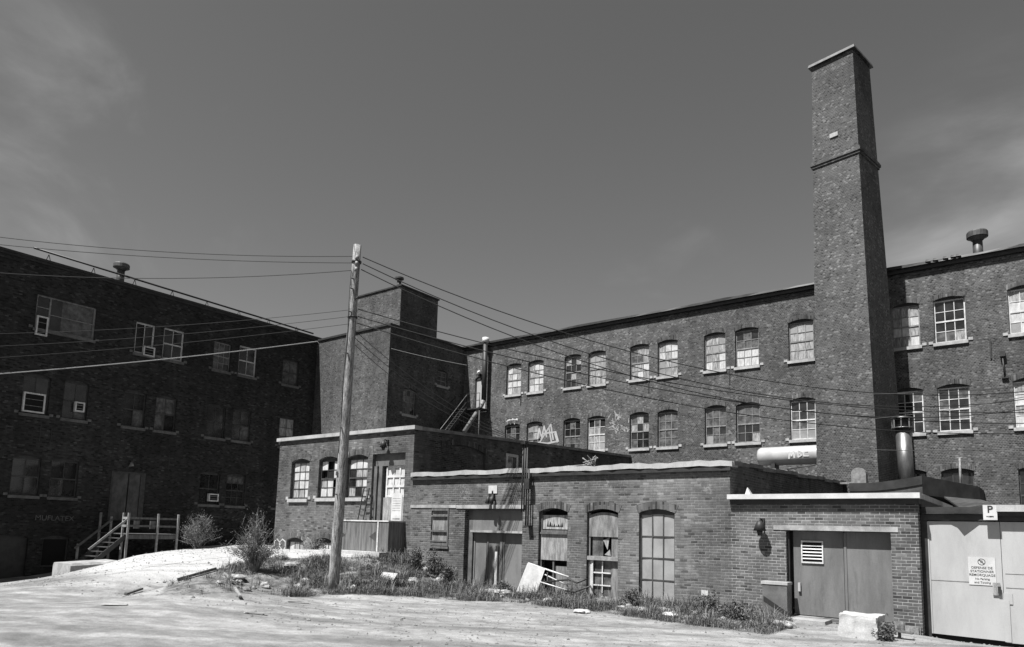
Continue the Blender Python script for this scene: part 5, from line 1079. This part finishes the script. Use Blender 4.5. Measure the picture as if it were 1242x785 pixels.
# weeds thin out to the left, thick near the toe, the pole and the wall foot
keep = rn.rand(len(X)) < np.clip(.45 + dens * 1.9 + .3 * (X > -20), .05, 1) * np.where(UX < 345, np.where(UY > 697, .05, .55), 1)
X, Y, dens = X[keep], Y[keep], dens[keep]; Z = terr(X, Y)
verts = []; faces = []; mi = []
for x, y, z, d in zip(X, Y, Z, dens):
    h = (.06 + .16 * max(0, d + .35)) * rn.uniform(.5, 1.5)
    if rn.rand() < .05: h *= 2.2
    tall_ = rn.rand() < .025
    if tall_: h = rn.uniform(.3, .6)
    for k in range(5):
        a = rn.uniform(0, 6.28); lean = rn.uniform(.15, .8) * h; w = rn.uniform(.004, .009); bx_, by_ = x + rn.uniform(-.08, .08), y + rn.uniform(-.08, .08)
        ca, sa = math.cos(a), math.sin(a); b = len(verts)
        mx, my = bx_ + ca * lean * .4, by_ + sa * lean * .4
        verts += [(bx_ - sa * w, by_ + ca * w, z - .02), (bx_ + sa * w, by_ - ca * w, z - .02), (mx + sa * w * .7, my - ca * w * .7, z + h * .6), (mx - sa * w * .7, my + ca * w * .7, z + h * .6), (bx_ + ca * lean, by_ + sa * lean, z + h * rn.uniform(.75, 1))]
        faces += [(b, b + 1, b + 2, b + 3), (b + 3, b + 2, b + 4)]; t = 1 if tall_ or rn.rand() < .22 else 0; mi += [t, t]
n0 = 95000; k = rn.randint(0, len(X), n0); LP = np.stack([X[k] + rn.normal(0, .07, n0), Y[k] + rn.normal(0, .07, n0), Z[k] + np.abs(rn.normal(.02, .07, n0)) * (1 + np.clip(dens[k], 0, 1) * 1.2)], 1)
v_, f_ = leafmesh(LP, rn.uniform(.007, .024, n0), 3, '', ''); b = len(verts); verts += v_.tolist(); faces += [tuple(i + b for i in q) for q in f_]; mi += [0] * len(f_)
me = bpy.data.meshes.new('weeds'); me.from_pydata(verts, [], faces); me.materials.append(MATS['leaf']); me.materials.append(MATS['dry_stem']); me.polygons.foreach_set('material_index', mi); me.update()
o = bpy.data.objects.new('weeds', me); C.objects.link(o); setp(o, 'low tangled weeds and grass covering the bank and wall foot', 'weeds', None, 'stuff')

def shrub(x, y, F_, hpx, wpx, n, label, seed, leafn, name='twiggy_shrub', dry=.5, lean=0, base=None, leaf=(.012, .035)):
    p = at(x, y) if base is None else Vector(base); s_ = F_ / F; H = hpx * s_; Wd = wpx * s_; r = np.random.RandomState(seed)
    t = thing(name, tuple(p), label, 'shrub'); g = G(); tips = []
    for i in range(n):
        a = r.uniform(0, 6.28); rad = Wd * .5 * r.rand() ** .8; h = H * (1 - .55 * (rad / (Wd * .5)) ** 1.3) * r.uniform(.5, 1.08); e = p + Vector((math.cos(a) * rad + lean * h, math.sin(a) * rad, h)); m_ = p.lerp(e, .5) + Vector((math.cos(a) * -.1, math.sin(a) * -.1, h * .12))
        g.tube([p + Vector((math.cos(a) * .08, math.sin(a) * .08, -.05)), m_, e], [.014, .009, .003], 4, caps=False)
        for j in range(5):
            q = m_.lerp(e, r.uniform(-.5, .9)); e3 = q + Vector((r.normal(0, .16), r.normal(0, .16), r.uniform(.08, .4))) * (H / 2); g.tube([q, e3], [.006, .002], 3, caps=False); tips += [q, e3, q.lerp(e3, .5)]
        tips += [m_, e, m_.lerp(e, .5)]
    g.build('branches', 'dry_stem', t)
    T = np.array([tuple(q) for q in tips]); k = r.randint(0, len(T), leafn); P = T[k] + r.normal(0, .07, (leafn, 3)); kk = (r.rand(leafn) < np.clip(1.15 - (P[:, 2] - p.z) / H * dry * 1.6, .12, 1)); P = P[kk]
    v, f = leafmesh(P, r.uniform(*leaf, len(P)), seed, '', ''); me = bpy.data.meshes.new('foliage'); me.from_pydata((v - np.array(tuple(p))).tolist(), [], f); me.materials.append(MATS['leaf']); o = bpy.data.objects.new('foliage', me); C.objects.link(o); o.parent = t
shrub(308, 694, 22.5, 74, 78, 100, 'tall wispy dry shrub on the bank in front of the dark left mill', 3, 20000, dry=1.25)
shrub(240, 668, 31, 46, 56, 70, 'pale bushy shrub behind the ramp crest beside the porch railing', 5, 12000, dry=.5, base=(*onF(240, 668, 31)[:2], tz(*onF(240, 668, 31)[:2])))
shrub(388, 672, 29.5, 20, 34, 14, 'small dark shrub at the annex basement windows left of the pole', 8, 1800, dry=.1, base=(-24.6, 18.7, 1.0))
for i, (x, y, h, w, lb) in enumerate(((505, 690, 32, 34, 'leafy weed clump at the corner of the dock box and rubble'), (535, 700, 42, 42, 'dark leafy bush growing left of the workshop door'), (560, 706, 34, 26, 'bush touching the left jamb of the workshop door'), (860, 745, 26, 36, 'leafy weed clump at the wall foot below the tiny white plate'), (895, 752, 18, 46, 'low leafy weed clump left of the metal cabinet'), (765, 735, 18, 24, 'small weed clump left of the frosted window'), (622, 718, 14, 20, 'small weed tuft between the plaster heap and bed frame'), (1073, 778, 14, 14, 'small green tuft growing against the concrete block'))):
    p = at(x, y)
    if p.y > 18.7: p = Vector((p.x, 18.65, tz(p.x, 18.65)))
    shrub(x, y, 20, h, w, 14, lb, 30 + i, 1700, 'weed_clump', dry=.1, base=tuple(p), leaf=(.015, .05))
# gravel
rr = np.random.RandomState(4); gv = []; gf = []; n = 5200
X = rr.uniform(-32, 1, n); Y = rr.uniform(9, 19, n); Z = terr(X, Y)
oct_ = np.array([(1, 0, 0), (0, 1, 0), (-1, 0, 0), (0, -1, 0), (0, 0, .7), (0, 0, -.7)]); fo = [(0, 1, 4), (1, 2, 4), (2, 3, 4), (3, 0, 4)]
for x, y, z in zip(X, Y, Z):
    s_ = abs(rr.normal(0, .016)) + .006; b = len(gv); gv += [tuple(np.array((x, y, z + s_ * .2)) + oct_[k] * s_ * rr.uniform(.6, 1.4, 3)) for k in range(6)]; gf += [tuple(b + i for i in f) for f in fo]
me = bpy.data.meshes.new('gravel'); me.from_pydata(gv, [], gf); me.materials.append(MATS['rubble']); o = bpy.data.objects.new('gravel', me); C.objects.link(o); setp(o, 'scattered small gravel over the dirt yard', 'gravel', None, 'stuff')
